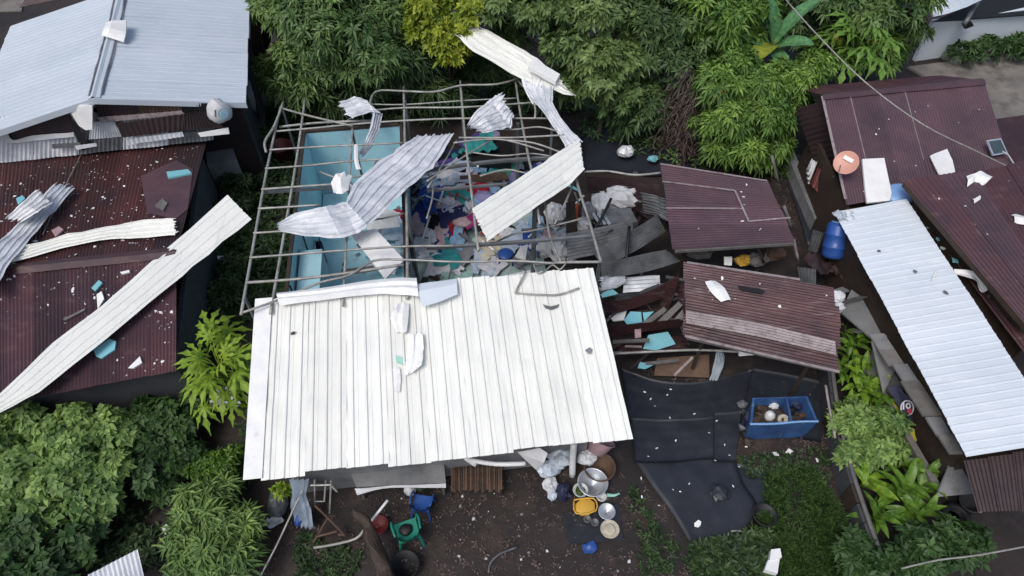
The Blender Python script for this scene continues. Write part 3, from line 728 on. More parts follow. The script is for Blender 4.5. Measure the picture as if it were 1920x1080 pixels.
kinds = [('shirt', 'shirt'), ('trousers', 'trousers'), ('dress', 'dress'), ('towel', 'towel')]
zones = [  # photo area, phrase, colours
 ((785, 305, 880, 345), 'near the back of the heap by the bent sheet', [0, 9, 1, 5, 11, 2, 4, 17]),
 ((850, 310, 960, 350), 'at the back of the heap under the roof beams', [9, 0, 5, 1, 10, 2, 4, 3, 17]),
 ((930, 300, 1010, 340), 'beside the post at the far corner of the heap', [0, 5, 4, 9, 17, 1]),
 ((775, 345, 850, 400), 'on the heap next to the grey curtain', [0, 15, 11, 9, 10, 8, 6, 1]),
 ((845, 345, 930, 395), 'in the middle of the heap', [1, 14, 4, 0, 10, 7, 8, 2, 6, 17]),
 ((780, 400, 860, 452), 'on the near slope of the heap by the curtain', [11, 1, 17, 9, 6, 7, 10, 0]),
 ((845, 395, 915, 452), 'in the near middle of the heap beside the diagonal sheet', [10, 1, 8, 9, 6, 7, 17, 15]),
 ((905, 435, 985, 458), 'below the diagonal sheet end', [11, 14, 9, 13, 8, 6, 17]),
 ((985, 395, 1060, 470), 'beyond the diagonal sheet near the frame post', [6, 11, 17, 7, 10, 1]),
 ((795, 465, 900, 515), 'on the pale floor by the roof top', [17, 14, 11, 6, 2]),
 ((905, 470, 1000, 500), 'on the pale floor around the blue stool', [14, 17, 6, 11]),
 ((660, 395, 750, 440), 'in the blue room under the bent sheet', [8, 6, 11, 17, 14]),
 ((860, 250, 965, 295), 'in the shade at the rear of the open room', [0, 2, 11, 9, 5, 4]),
 ((775, 270, 860, 305), 'behind the bent sheet end at the rear of the room', [0, 9, 5, 1]),
 ((1000, 300, 1070, 340), 'under the far end of the diagonal sheet', [0, 11, 5, 17]),
 ((770, 440, 850, 470), 'at the foot of the heap near the partition', [17, 6, 1, 7]),
]
rc = random.Random(21); used = set()
for (x0, y0, x1, y1), ph, cols in zones:
    zc = rc.uniform(0, .03)
    for i, ci in enumerate(cols):
        for rep in range(1):
            kd, word = kinds[rc.randrange(4)]
            p = at(rc.uniform(x0, x1), rc.uniform(y0, y1), .35); zc += .022
            lb = f'crumpled {CL[ci][0]} {word} {ph}'
            if lb in used: continue
            used.add(lb)
            o = obj(word, cloth(kd, (p.x, p.y, zc), rc.uniform(.7, 1.15), rc.random() * 6.28, hpile, rc.random() * 40, .085, 18), 'cloth_' + CL[ci][0].replace(' ', '_'), smooth=True)
            tag(o, lb, word, 'clothes strewn over the open room')
# hard things in the same room
def rod(name, label, cat, pts, r, m, n=6, r2=None): return tag(obj(name, tube(smooth_path([at(*p) for p in pts], 3), r, n, r2), m, smooth=True), label, cat)
rod('plastic_pipe', 'white pipe standing slanted in the clothes by the curtain', 'pipe', [(790, 455, .3), (806, 405, .6)], .03, 'white_plain')
rod('plastic_pipe', 'grey slanted pipe across the middle of the clothes', 'pipe', [(845, 425, .5), (890, 385, .9)], .02, 'pipe')
c = at(948, 478, .3); tag(obj('plastic_stool', merge(lathe([(.0, 0), (.2, 0), (.2, .04), (.22, .05), (.2, .07), (.14, .1), (0, .1)], c, 18), *[tube([c + Vector((a * .15, b * .15, 0)), c + Vector((a * .2, b * .2, -.26))], .025, 5) for a in (-1, 1) for b in (-1, 1)]), 'blue_plastic', smooth=True), 'round blue stool on the pale green floor', 'stool')
pxslab('white_board', 'white pointed board standing beside the blue stool', 'board', [(966, 480, .0), (976, 462, .3), (990, 458, .3), (985, 488, 0)], 'white_plain', level(.4), .0, .05)
def ragthing(name, label, cat, p, s, m, seed, tilt=.4, group=None): return tag(obj(name, rag(p, s, seed, tilt), m), label, cat, group)
for i, (x, y, s, m, lb) in enumerate([(812, 518, .35, 'tan_wood', 'broken tan board beside the roof top by the curtain'), (795, 525, .28, 'tan_wood', 'orange brown wood splinter against the roof top'), (835, 508, .25, 'cement', 'grey rubble chunk on the pale floor by the curtain'),
        (872, 480, .22, 'pale_green', 'flat pale green tile piece on the open floor'), (905, 500, .3, 'white_plain', 'white plaster slab on the open floor near the roof top'), (930, 505, .25, 'grey_wood', 'dark splintered plank on the floor left of the stool'), (850, 490, .4, 'turquoise_bit', 'pale turquoise board lying on the floor beside the curtain')]):
    ragthing('rubble_piece', lb, 'rubble', at(x, y, .15), s, m, i + 30)
# fallen white plastic things beyond the post
for i, (x, y, h, rx, ry, rz, m, lb, nm) in enumerate([
    (1040, 408, .5, .30, .34, .28, 'sack_white', 'white bin bag slumped under the diagonal sheet', 'bag'), (1022, 470, .25, .26, .34, .25, 'ceramic', 'white dented bucket lying by the frame post', 'bucket'),
    (1046, 475, .25, .26, .38, .2, 'sack_white', 'white sack standing right of the frame post', 'sack'), (1086, 428, .5, .32, .24, .2, 'sack_white', 'small white sack by the orange strip', 'sack'),
    (1072, 488, .2, .14, .14, .12, 'ceramic', 'small white pot by the frame corner', 'pot'), (1105, 402, .7, .22, .3, .2, 'grey_cloth', 'grey cushion beside the big white tarpaulin', 'cushion')]):
    tag(obj(nm, lump(at(x, y, h - .2), rx, ry, rz, i + 11, .35, 14, 3), m, smooth=False), lb, nm)
obj('door_leaf', prism([at(1062, 380, 1.5), at(1078, 376, 1.5), at(1086, 470, .1), at(1062, 474, .1)], (0, .12, -.1)), 'dark_wood', tag(thing('dark_cupboard', 'dark brown cupboard leaning at the open side of the room', 'cupboard', at(1070, 430, 0))))
rod('orange_pole', 'bright orange strip standing beside the dark cupboard', 'pole', [(1080, 418, .6), (1081, 382, 1.1)], .05, 'bright_orange')
# teal cloth in the dark behind
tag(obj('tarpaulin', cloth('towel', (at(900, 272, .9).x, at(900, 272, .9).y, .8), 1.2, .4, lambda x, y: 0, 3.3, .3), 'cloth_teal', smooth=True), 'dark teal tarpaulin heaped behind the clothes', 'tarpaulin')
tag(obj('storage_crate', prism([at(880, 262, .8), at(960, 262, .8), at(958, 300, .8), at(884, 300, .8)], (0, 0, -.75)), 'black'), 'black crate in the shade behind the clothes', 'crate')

# broken ceiling boards and odds in the blue room
for pts, m, lb in [([(676, 405, 1.1), (742, 398, 1.2), (750, 425, .9), (690, 432, .8)], 'sack_white', 'white torn ceiling board under the bent sheet in the blue room'), ([(690, 330, 1.0), (705, 300, 1.3), (716, 304, 1.3), (704, 340, .9)], 'grey_wood', 'grey board fallen against the white strip in the blue room'),
    ([(700, 452, .5), (752, 470, .5), (740, 515, .4), (690, 500, .4)], 'sack_white', 'crumpled white board at the near end of the blue room'), ([(610, 300, .3), (650, 296, .3), (652, 330, .2), (620, 338, .2)], 'turquoise_bit', 'loose blue panel on the rear floor of the blue room'),
    ([(640, 505, .9), (700, 498, .9), (704, 508, .8), (642, 518, .8)], 'grey_wood', 'grey plank beside the roof top in the blue room'), ([(560, 470, 1.9), (572, 468, 1.9), (580, 522, 1.2), (566, 526, 1.2)], 'turquoise_bit', 'narrow blue board upright at the near side wall of the blue room')]:
    P_ = [at(*p) for p in pts]; n_ = (P_[1] - P_[0]).cross(P_[2] - P_[0]).normalized(); n_ = n_ if n_.z > 0 else -n_
    tag(obj('broken_board', prism(P_, -n_ * .03), m), lb, 'board')
rs = random.Random(88); sb = None
for i in range(34):
    x, y = rs.uniform(775, 1110), rs.uniform(300, 515)
    if y < 340 and x > 1000: y += 100
    p = at(x, y, .35 + hpile(at(x, y, .4).x, at(x, y, .4).y)); a_ = rs.random() * 3.14; l_ = rs.uniform(.25, .8); d_ = Vector((math.cos(a_), math.sin(a_), rs.uniform(-.3, .3))) * l_
    o = obj('wood_splinter', beam(p - d_ * .5, p + d_ * .5, rs.uniform(.03, .09), .025), rs.choice(['sack_white', 'grey_wood', 'dull_zinc', 'white_plain', 'turquoise_bit']))
    tag(o, 'broken slat jumbled among the clothes of the open room', 'splinter', 'broken slats among the clothes')

# readable household things in the open room
pp_ = at(905, 330, .9)
pil = thing('wooden_bed', 'brown bed frame tipped among the clothes at the rear', 'bed', at(900, 345, .1))
bq_ = [at(862, 330, 1.0), at(948, 322, 1.0), at(955, 336, .8), at(866, 346, .8)]
obj('headboard', prism(bq_, (0, .03, -.08)), 'tan_wood', pil)
for k in range(4): obj('bed_slat', beam(bq_[3].lerp(bq_[2], .1 + .26 * k) + Vector((0, 0, -.02)), bq_[3].lerp(bq_[2], .12 + .26 * k) + Vector((.05, -.8, -.35)), .07, .025), 'grey_wood', pil)
for i, (x, y, h, rx, ry, m, lb) in enumerate([(838, 330, .75, .34, .24, 'cloth_white', 'white pillow at the top of the heap'), (905, 372, .85, .32, .22, 'cloth_lavender', 'lavender pillow in the middle of the heap'), (868, 418, .6, .3, .22, 'cloth_pale_pink', 'pale pink pillow on the near slope of the heap'), (940, 440, .35, .3, .22, 'cloth_white', 'white pillow below the end of the diagonal sheet')]):
    tag(obj('pillow', lump(at(x, y, h - .08), rx, ry, .12, 300 + i, .12, 16, 2.5), m, smooth=True), lb, 'pillow')
for i, (x, y, h, m, lb) in enumerate([(812, 372, .75, 'blue_plastic', 'blue plastic basket on the heap by the curtain'), (925, 405, .6, 'red_plastic', 'dark red plastic basket next to the diagonal sheet')]):
    c_ = at(x, y, h); t_ = thing('plastic_basket', lb, 'basket', c_)
    tm = Matrix.Rotation(.5 - i, 3, 'X'); obj('shell', lathe([(.14, 0), (.19, .18), (.205, .18), (.205, .165), (.185, .165), (.135, .012), (.001, .012), (.001, .004)], c_, 16, tm), m, t_, True)

rq = random.Random(54)
for i in range(22):
    p_ = H(rq.uniform(.6, 2.8), rq.uniform(2.2, 6.4), .1); s_ = rq.uniform(.1, .34)
    tag(obj('plaster_piece', rag(p_ + Vector((0, 0, .06)), s_, 500 + i, .7), rq.choice(['sack_white', 'turquoise_bit', 'cement', 'grey_wood', 'white_plain'])), 'broken plaster piece lying on the blue room floor', 'plaster', 'plaster on the blue room floor')
# ================================================================== left: house with the pale ridge roof
def pquad(name, label, cat, pts, m, th=.04, group=None, parent=None, down=None):
    """solid panel from photo points (x, y, height); thickness along its own normal"""
    P = [at(*p) for p in pts]
    n = (P[1] - P[0]).cross(P[2] - P[0]).normalized()
    if n.z < 0: n = -n
    return tag(obj(name, prism(P, down if down else -n * th), m, parent), label, cat, group)
g0, gR = at(175, 185, 4.2), at(462, 193, 3.4)
far = (at(467, 0, 3.4) - gR); far = far * 1.03
gL = g0 + (g0 - gR) * 1.05 + Vector((0, 0, -1.64 * 1.02)); gL.y = g0.y - .72
lh = thing('pale_roof_house', 'house under the large pale blue grey gable roof', 'house', (-10.5, 17.8, 0))
nS = 7
a, b = g0, g0 + far
roof_sheets(lh, b, a, gR, gR + far, nS, 'grey_roof', 'trap', .03, .012, .02, pitch=.2, amp=.007, rowsn=3)
roof_sheets(lh, a, b, gL + far, gL, nS, 'grey_roof', 'trap', .03, .012, .02, pitch=.2, amp=.007, rowsn=3)
dR, dL = (gR - g0).normalized(), (gL - g0).normalized(); up_ = Vector((0, 0, .035))
obj('ridge_cap', sheet([(a + dL * .16 + up_, a + dR * .16 + up_), (a.lerp(b, .5) + dL * .16 + up_, a.lerp(b, .5) + dR * .16 + up_), (b + dL * .16 + up_, b + dR * .16 + up_)], [(0, 0), (.3, .02), (.5, .07), (.7, .02), (1, 0)], 6, .015, seed=4), 'grey_roof', lh)
for s_, e_ in ((g0, gR), (gL, g0)):
    d_ = (e_ - s_); obj('fascia', prism([s_ + Vector((0, -.03, .02)), e_ + Vector((0, -.03, .02)), e_ + Vector((0, -.03, -.14)), s_ + Vector((0, -.03, -.14))], (0, .025, 0)), 'grey_roof', lh)
def wall3(name, p, q, h, m, par, th=.1):
    p, q = Vector(p), Vector(q); p.z = q.z = 0; d = (q - p).normalized(); s = Vector((-d.y, d.x, 0)) * th / 2
    return obj(name, prism([x + Vector((0, 0, h)) for x in (p - s, q - s, q + s, p + s)], (0, 0, -h)), m, par)
off = far.normalized()
wall3('wall', gR + off * 1.2 - hu * .4, gR + far * .97 - hu * .4, 3.2, 'dark_cement', lh)
wall3('wall', gL + off * 1.2, gR + off * 1.15 - hu * .45, 3.1, 'rust_dark', lh)
wall3('wall', gL + far * .97, gR + far * .98 - hu * .45, 3.1, 'dark_cement', lh)
tag(obj('foam_board', sheet([(at(200, 42, 4.42), at(236, 38, 4.4)), (at(194, 55, 4.46), at(236, 60, 4.35)), (at(189, 66, 4.36), at(232, 79, 4.22))], [(0, 0), (.3, .05), (1, 0)], 3, .03, .05), 'white_plain'), 'white foam board caught on the ridge of the pale gable roof', 'foam board')
# lean-to patchwork below the gable
LP = Plane(at(0, 300, 2.5), at(430, 262, 2.5), at(0, 225, 3.58))
def lp(x, y, o=0): return LP.hit(x, y, o)
shed = thing('lean_to_roof', 'patched lean-to of grey and rusty sheets between gable and red brown roof', 'lean-to', lp(200, 250) * 1 - Vector((0, 0, 2.7)))
roof_sheets(shed, lp(-120, 222), lp(400, 205), lp(400, 262), lp(-120, 318), 6, 'zinc', 'wave', .05, .03, .05, pitch=.1, amp=.012, mats=['zinc', 'zinc', 'zinc', 'dull_zinc', 'zinc', 'dull_zinc'])
pxslab('patch_sheet', 'large dark sheet standing in for a shaded torn opening at the far side of the lean-to', 'sheet', [(6, 258), (18, 244), (70, 222), (122, 204), (140, 232), (134, 250), (86, 256), (26, 270)], 'rust_dark', LP, .06, .02)  # dark panel in place of a hole; the shade inside is its colour
pxsheet('torn_lining', 'ragged white torn lining under the black opening of the lean-to', 'lining', [((2, 248, .12), (12, 242, .16)), ((14, 268, .12), (24, 262, .13)), ((60, 264, .1), (62, 254, .13)), ((140, 256, .1), (138, 248, .12))], 'white_plain', wave(1, .25, .02), LP, .03)
pquad('white_board', 'upright white panel under the peak of the pale gable', 'panel', [(126, 202, 4.02), (150, 196, 4.1), (173, 198, 4.08), (173, 243, 3.42), (160, 244, 3.4), (148, 236, 3.5)], 'white_plain', .04)
tag(obj('broken_board', prism([lp(134, 236, .2), lp(144, 232, .2), lp(168, 274, .12), lp(152, 280, .12)], (0, 0, -.05)), 'black'), 'black splintered board hanging below the white gable panel', 'board')
def lsheet(label, pts, m, off, n=1, nm='patch_sheet'): return pxsheet(nm, label, 'roof sheet', [((pts[0][0], pts[0][1], off), (pts[1][0], pts[1][1], off)), ((pts[3][0], pts[3][1], off), (pts[2][0], pts[2][1], off))], m, wave(1.2, .1, .012), LP, .02)
lsheet('rusty patch sheet just under the gable edge, left of the tan wood', [(178, 195), (255, 192), (262, 214), (188, 226)], 'rust_dark', .10)
lsheet('tan plywood patch under the gable edge', [(256, 193), (338, 192), (342, 212), (262, 214)], 'tan_wood', .09)
lsheet('long weathered strip along the foot of the upper patches', [(180, 220), (340, 208), (346, 214), (190, 230)], 'worn_edge', .15)
lsheet('dark sheet under the gable end beside the printed sack', [(338, 192), (396, 194), (398, 212), (342, 211)], 'black', .07)
lsheet('long rusty patch sheet across the middle of the lean-to', [(216, 232), (345, 214), (342, 244), (232, 258)], 'rust_dark', .22)
lsheet('shorter rusty patch sheet below the printed sack', [(346, 214), (398, 208), (420, 240), (345, 243)], 'rust_dark', .2)
lsheet('grey corrugated patch sheet left of the long rusty patch', [(172, 228), (216, 228), (228, 256), (166, 262)], 'zinc', .06)
lsheet('pale corrugated strip along the foot of the lean-to', [(236, 260), (342, 247), (345, 256), (240, 272)], 'zinc', .16)
lsheet('dark gap board beside the pink white board', [(344, 248), (376, 246), (380, 256), (348, 258)], 'dull_zinc', .12)
pxslab('white_board', 'long pinkish white board at the right foot of the lean-to', 'board', [(371, 250), (428, 240), (430, 251), (376, 257)], 'white_plain', LP, .2, .03)
pxslab('dark_board', 'dark plank across the foot of the lean-to', 'board', [(97, 271), (150, 268), (152, 276), (98, 279)], 'dull_zinc', LP, .16, .03)
pxslab('dark_board', 'pale grey plank poking out from the foot of the lean-to', 'board', [(140, 274), (180, 269), (182, 274), (144, 281)], 'zinc', LP, .18, .03)
sk_ = thing('printed_sack', 'plump white sack with a round blue emblem under the gable end', 'sack', at(415, 218, 2.6))
obj('sack_body', lump(at(415, 222, 3.2), .30, .30, .34, 7, .22, 16, 2), 'sack_white', sk_, True)
cc = at(418, 213, 3.66); rgt = Vector((1, 0, 0)); upv = Vector((0, ST * .8, .6)).normalized(); nn = rgt.cross(upv)
rgt2 = rgt
def disc_ring(c, r0, r1, n=24):
    V, F = [], []
    for k in range(n):
        t = 2 * math.pi * k / n
        for r in (r0, r1): V.append(c + rgt2 * math.cos(t) * r + upv * math.sin(t) * r)
    for k in range(n): F.append([2 * k, 2 * k + 1, (2 * k + 3) % (2 * n), (2 * k + 2) % (2 * n)])
    return V, F
obj('emblem', merge(disc_ring(cc, .085, .125), disc_ring(cc + nn * .003, .0, .05, 10)), 'teal_ink', sk_)
p = cc - rgt * .19; obj('emblem', prism([p - upv * .09 - rgt * .022, p - upv * .09 + rgt * .022, p + upv * .09 + rgt * .022, p + upv * .09 - rgt * .022], -nn * .006), 'ink', sk_)
# things at the right end of the pale house
pquad('rusty_sheet', 'tall dark rusty sheet leaning beside the pale house', 'sheet', [(470, 30, 2.8), (508, 18, 2.9), (517, 30, 2.6), (512, 62, 2.0), (488, 128, .9), (468, 130, 1.2)], 'rust_dark', .03)
rod('wooden_pole', 'thin brown pole leaning on the rusty sheet', 'pole', [(481, 40, 2.9), (494, 92, 1.9), (487, 124, 1.1)], .025, 'tan_wood')
pquad('grey_fence_board', 'dark grey board fence behind the leaning rusty sheet', 'fence', [(466, 2, 2.6), (516, -8, 2.6), (520, 14, 2.2), (466, 30, 2.2)], 'cement', .06)
pquad('white_sheet', 'white sheet edge at the top beside the trees', 'sheet', [(480, -12, 3), (530, -20, 3), (528, 6, 2.6), (486, 2, 2.8)], 'white_plain', .05)
pquad('black_gutter', 'black board hanging at the corner of the pale house', 'board', [(466, 134, 2.5), (474, 134, 2.5), (496, 205, 1.5), (490, 226, 1.4), (484, 222, 1.4)], 'black', .06)
pquad('grey_board', 'blue grey board leaning under the corner of the pale house', 'board', [(452, 178, 2.3), (468, 150, 2.5), (488, 220, 1.3), (458, 214, 1.2)], 'dull_zinc', .04)
pquad('cement_step', 'cement block at the end of the red brown roof', 'block', [(384, 262, 1.2), (432, 264, 1.2), (444, 300, 1.2), (388, 308, 1.2)], 'cement', .1, down=(0, 0, -1.2))
# neighbour beyond, far left top
pquad('rusty_roof', 'rusty roof edge beyond the pale gable roof', 'roof', [(36, 14, 3.0), (52, -8, 3.2), (125, -30, 3.2), (122, -4, 3.0)], 'rust', .05)
tag(obj('dirt_yard', prism([at(x, y, .03) for x, y in ((-300, 30), (-300, -60), (60, -60), (40, 20))], (0, 0, -.1)), 'concrete_yard'), None, None, None, 'structure')

# ================================================================== left: rusty roof
LB0, LB1 = at(-160, 324, 2.4), at(388, 264, 2.35)
LR0, LR1 = at(-160, 524, 2.75), at(331, 474, 2.75)
LE0, LE1 = at(-160, 790, 2.1), at(330, 697, 2.1)
ro = thing('rusty_roof_house', 'low house with red brown corrugated roof scattered with debris', 'house', (LR0 + LR1) * .5 - Vector((0, 0, 2.75)))
UP, LO = Plane(LB0, LB1, LR1), Plane(LR0, LR1, LE1)
roof_sheets(ro, LB0, LB1, LR1, LR0, 10, 'rust_red', 'wave', .05, .015, .04, amp=.009, mats=['rust_red'] * 8 + ['rust_red', 'rust_dark'])
roof_sheets(ro, LR0, LR1, LE1, LE0, 9, 'rust', 'wave', .05, .012, .04, amp=.010)
obj('ridge_cap', sheet([(LR0 + Vector((0, .16, .02)), LR0 + Vector((0, -.16, .0))), ((LR0 + LR1) / 2 + Vector((0, .16, .02)), (LR0 + LR1) / 2 + Vector((0, -.16, .0))), (LR1 + Vector((0, .16, .02)), LR1 + Vector((0, -.16, .0)))], [(0, 0), (.5, .05), (1, 0)], 6, .03), 'rust', ro)
wall3('wall', LE0 + Vector((.2, .35, 0)), LE1 + Vector((-.15, .3, 0)), 2.0, 'dark_cement', ro)
wall3('wall', LE1 + Vector((-.2, .35, 0)), LB1 + Vector((-.25, -.2, 0)), 2.0, 'dark_cement', ro)
wall3('wall', LB0 + Vector((0, -.3, 0)), LB1 + Vector((-.3, -.3, 0)), 2.1, 'dark_cement', ro)
pquad('cement_tank', 'dark cement ledge below the front edge of the rusty roof', 'ledge', [(150, 735, .9), (318, 700, .9), (326, 738, .9), (140, 752, .9)], 'dark_cement', .1, down=(0, 0, -.95))
pxslab('roof_patch', 'darker grey patch sheet on the rear corner of the red brown roof', 'roof sheet', [(264, 330), (330, 300), (362, 318), (352, 392), (330, 410), (276, 400)], 'rust_purple', UP, .02, .01)
rod2 = tag(obj('roof_wire', tube(smooth_path([UP.hit(155, 284, .05), UP.hit(122, 350, .06), UP.hit(80, 440, .05)], 3), .012, 5), 'worn_edge'), 'thin pale cord lying down the red brown roof', 'cord')
SLP = Plane(at(428, 365, 2.95), at(472, 410, 2.95), at(60, 720, 2.42))
SLr = [((427, 365, 0), (472, 411, 0)), ((352, 431, .02), (420, 455, -.02)), ((276, 497, .03), (340, 520, -.02)), ((192, 573, .02), (275, 571, -.02)), ((98, 643, 0), (197, 637, 0)), ((0, 737, 0), (104, 706, .0)), ((-70, 800, 0), (-10, 775, 0))]
SLr = [((427, 365, 0), (472, 411, 0)), ((276, 497, .02), (364, 500, 0)), ((192, 573, .0), (275, 571, 0)), ((98, 643, 0), (197, 637, 0)), ((0, 737, 0), (74, 735, .0)), ((-70, 800, 0), (-30, 790, 0))]
pxsheet('metal_sheet', 'very long straight white metal sheet lying across the rusty roof', 'metal sheet', SLr, 'white_sheet', trap(1, .25, .022), SLP, .015, seed=8, sharp=True, ragged=.03)
pxsheet('metal_sheet', 'white curved metal sheet lying along the middle of the rusty roof', 'metal sheet', [((329, 409, .14), (332, 440, .12)), ((270, 413, .12), (272, 445, .10)), ((200, 425, .14), (210, 447, .10)), ((105, 445, .14), (118, 464, .10)), ((0, 474, .14), (2, 498, .1)), ((-60, 500, .1), (-58, 530, .1))], 'white_sheet', T4, UP, .05, seed=2, sharp=True, ragged=.12)
pxsheet('metal_sheet', 'twisted grey white sheet crossing the rear of the rusty roof', 'metal sheet', [((103, 343, .3), (142, 349, .25)), ((66, 385, .25), (104, 394, .2)), ((22, 430, .25), (58, 444, .22)), ((-24, 470, .22), (12, 505, .2)), ((-70, 510, .2), (-20, 560, .2))], 'zinc', T4, UP, .05, seed=3, sharp=True, ragged=.2)
pxsheet('metal_sheet', 'short bent white flap resting on the twisted sheet', 'metal sheet', [((70, 354, .55), (99, 377, .5)), ((40, 380, .6), (72, 398, .55)), ((8, 411, .5), (44, 417, .45))], 'white_plain', T4, UP, .05, seed=5, sharp=True, ragged=.15)
for i, (pts, pln, m, lb) in enumerate([
    ([(312, 322), (352, 317), (359, 324), (315, 333)], UP, 'turquoise_bit', 'light blue strip near the rear edge of the red brown roof'),
    ([(175, 655), (205, 635), (217, 640), (215, 655), (190, 672), (180, 668)], LO, 'turquoise_bit', 'large light blue slab beside the long white sheet'),
    ([(171, 540), (185, 525), (192, 530), (178, 546)], LO, 'turquoise_bit', 'small light blue block above the long white sheet'),
    ([(181, 552), (190, 546), (195, 560), (183, 580)], LO, 'white_plain', 'white block touching the long white sheet'),
    ([(30, 372), (42, 366), (47, 372), (34, 384)], UP, 'turquoise_bit', 'light blue chip beside the short bent flap'),
    ([(96, 432), (110, 424), (119, 430), (104, 444)], UP, 'pink_plastic', 'pinkish brick piece above the curved white sheet'),
    ([(290, 385), (304, 372), (314, 380), (306, 394)], UP, 'grey_wood', 'grey broken tile beside the dark roof patch'),
    ([(240, 690), (262, 668), (266, 680), (250, 690)], LO, 'white_plain', 'white splinter below the long white sheet'),
    ([(118, 598), (158, 578), (160, 581), (121, 601)], LO, 'grey_wood', 'thin stick on the lower rusty slope'),
    ([(225, 510), (242, 506), (243, 510), (228, 514)], LO, 'white_plain', 'white splinter just below the roof ridge')]):
    pxslab('broken_piece', lb, 'broken piece', pts, m, pln, .03, .05)
def chips(plane, n, poly, srange, m, label, group, seed, off=.012):
    g = random.Random(seed); base = []
    for k in range(5):
        me = obj('plaster_chip', rag((0, 0, 0), 1, seed + k), m, origin=(0, 0, 0)); base.append(me)
    xs, ys = [p[0] for p in poly], [p[1] for p in poly]; c = 0
    while c < n:
        p = (g.uniform(min(xs), max(xs)), g.uniform(min(ys), max(ys)))
        if not inside(p, poly): continue
        s = g.uniform(*srange) * (1 if g.random() < .8 else 1.6); o = base[c % 5] if c < 5 else base[c % 5].copy()
        if c >= 5: COL.objects.link(o)
        o.location = plane.hit(p[0], p[1], off + s * .05); o.scale = (s, s, s)
        o.rotation_euler = (plane.n.to_track_quat('Z', 'Y').to_matrix() @ Matrix.Rotation(g.random() * 6.28, 3, 'Z')).to_euler()
        tag(o, label, 'chip', group); c += 1
chips(UP, 80, [(0, 310), (380, 270), (335, 400), (330, 465), (0, 500)], (.035, .095), 'white_plain', 'small pale plaster chip on the rear red brown slope', 'plaster chips on the rear slope', 3)
chips(LO, 65, [(0, 515), (325, 480), (325, 690), (0, 740)], (.035, .105), 'white_plain', 'small pale plaster chip on the front rusty slope', 'plaster chips on the front slope', 4)
# gap between the left roof and the frame
bk = at(459, 318, 0)
def bucket(name, label, cat, c, r, h, m, tilt=None, r2=None, handle=True, parent=None, wall_t=.012, group=None):
    r2 = r2 or r * .8; t = thing(name, label, cat, c, group)
    obj('shell', lathe([(r2, 0), (r, h), (r + .015, h), (r + .015, h - .03), (r + .004, h - .03), (r + .004, h), (r - wall_t, h), (r2 - wall_t, .015), (0.001, .015), (.001, .01)], c, 20, tilt), m, t, True)
    if handle:
        pts = [Vector(((r + .01) * math.cos(a), (r + .01) * math.sin(a) * .5, h - .02 + r * .3 * math.sin(a))) for a in np.linspace(0, math.pi, 9)]
        obj('handle', tube([(tilt @ p if tilt else p) + Vector(c) for p in pts], .008, 5), 'pipe', t, True)
    return t
bucket('bucket', 'dark blue bucket at the end wall of the red brown roof', 'bucket', bk, .26, .38, 'navy')
bucket('clay_jar', 'red brown jar standing inside the far corner of the frame', 'jar', at(533, 300, 0), .34, .6, 'maroon_plastic', r2=.26, handle=False)
for i, (pts, m, lb) in enumerate([([(408, 480, .5), (455, 476, .5), (455, 481, .5), (408, 485, .5)], 'white_plain', 'white bar lying level in the weedy gap'), ([(416, 486, .4), (422, 486, .4), (418, 530, .3), (412, 528, .3)], 'white_plain', 'short white bar hanging down in the weedy gap'),
    ([(352, 590, .6), (368, 572, .6), (384, 582, .5), (364, 606, .5)], 'turquoise_bit', 'broken blue slab by the end of the rusty roof'), ([(343, 604, .4), (358, 600, .4), (366, 612, .4), (348, 612, .4)], 'turquoise_bit', 'flat blue chip under the broken blue slab'),
    ([(374, 572, .5), (388, 556, .5), (392, 562, .5), (380, 576, .5)], 'sack_white', 'pale scrap just past the broken blue slab'), ([(374, 622, .3), (392, 616, .3), (394, 625, .3), (380, 629, .3)], 'turquoise_bit', 'small pale blue chip above the papaya'),
    ([(332, 615, .8), (345, 610, .8), (350, 640, .6), (336, 645, .6)], 'sack_white', 'grey white chunk against the end of the rusty roof'), ([(372, 516, .2), (386, 512, .2), (384, 520, .2), (376, 522, .2)], 'sack_white', 'tiny pale scrap in the weeds')]):
    pquad('scrap_piece', lb, 'scrap', pts, m, .05)
rod('wooden_pole', 'grey weathered stick at the end of the rusty roof', 'pole', [(332, 606, .6), (352, 620, .5), (366, 655, .3)], .04, 'grey_wood')
tag(obj('plastic_sheet', cloth('towel', (at(428, 752, .3).x, at(428, 752, .3).y, .35), .9, .3, lambda x, y: 0, 2.2, .3), 'sack_white', smooth=False), 'torn white plastic sheet under the papaya leaves', 'plastic sheet')
pxsheet('metal_sheet', 'grey corrugated scrap in the bushes at the bottom edge', 'metal sheet', [((165, 1078, .9), (258, 1030, .9)), ((175, 1120, .85), (270, 1080, .85))], 'zinc', wave(1, .09, .012), None, .02)
pquad('white_board', 'small white block between the bottom bushes', 'block', [(303, 990, .8), (312, 982, .8), (318, 990, .8), (310, 1003, .8)], 'sack_white', .08)

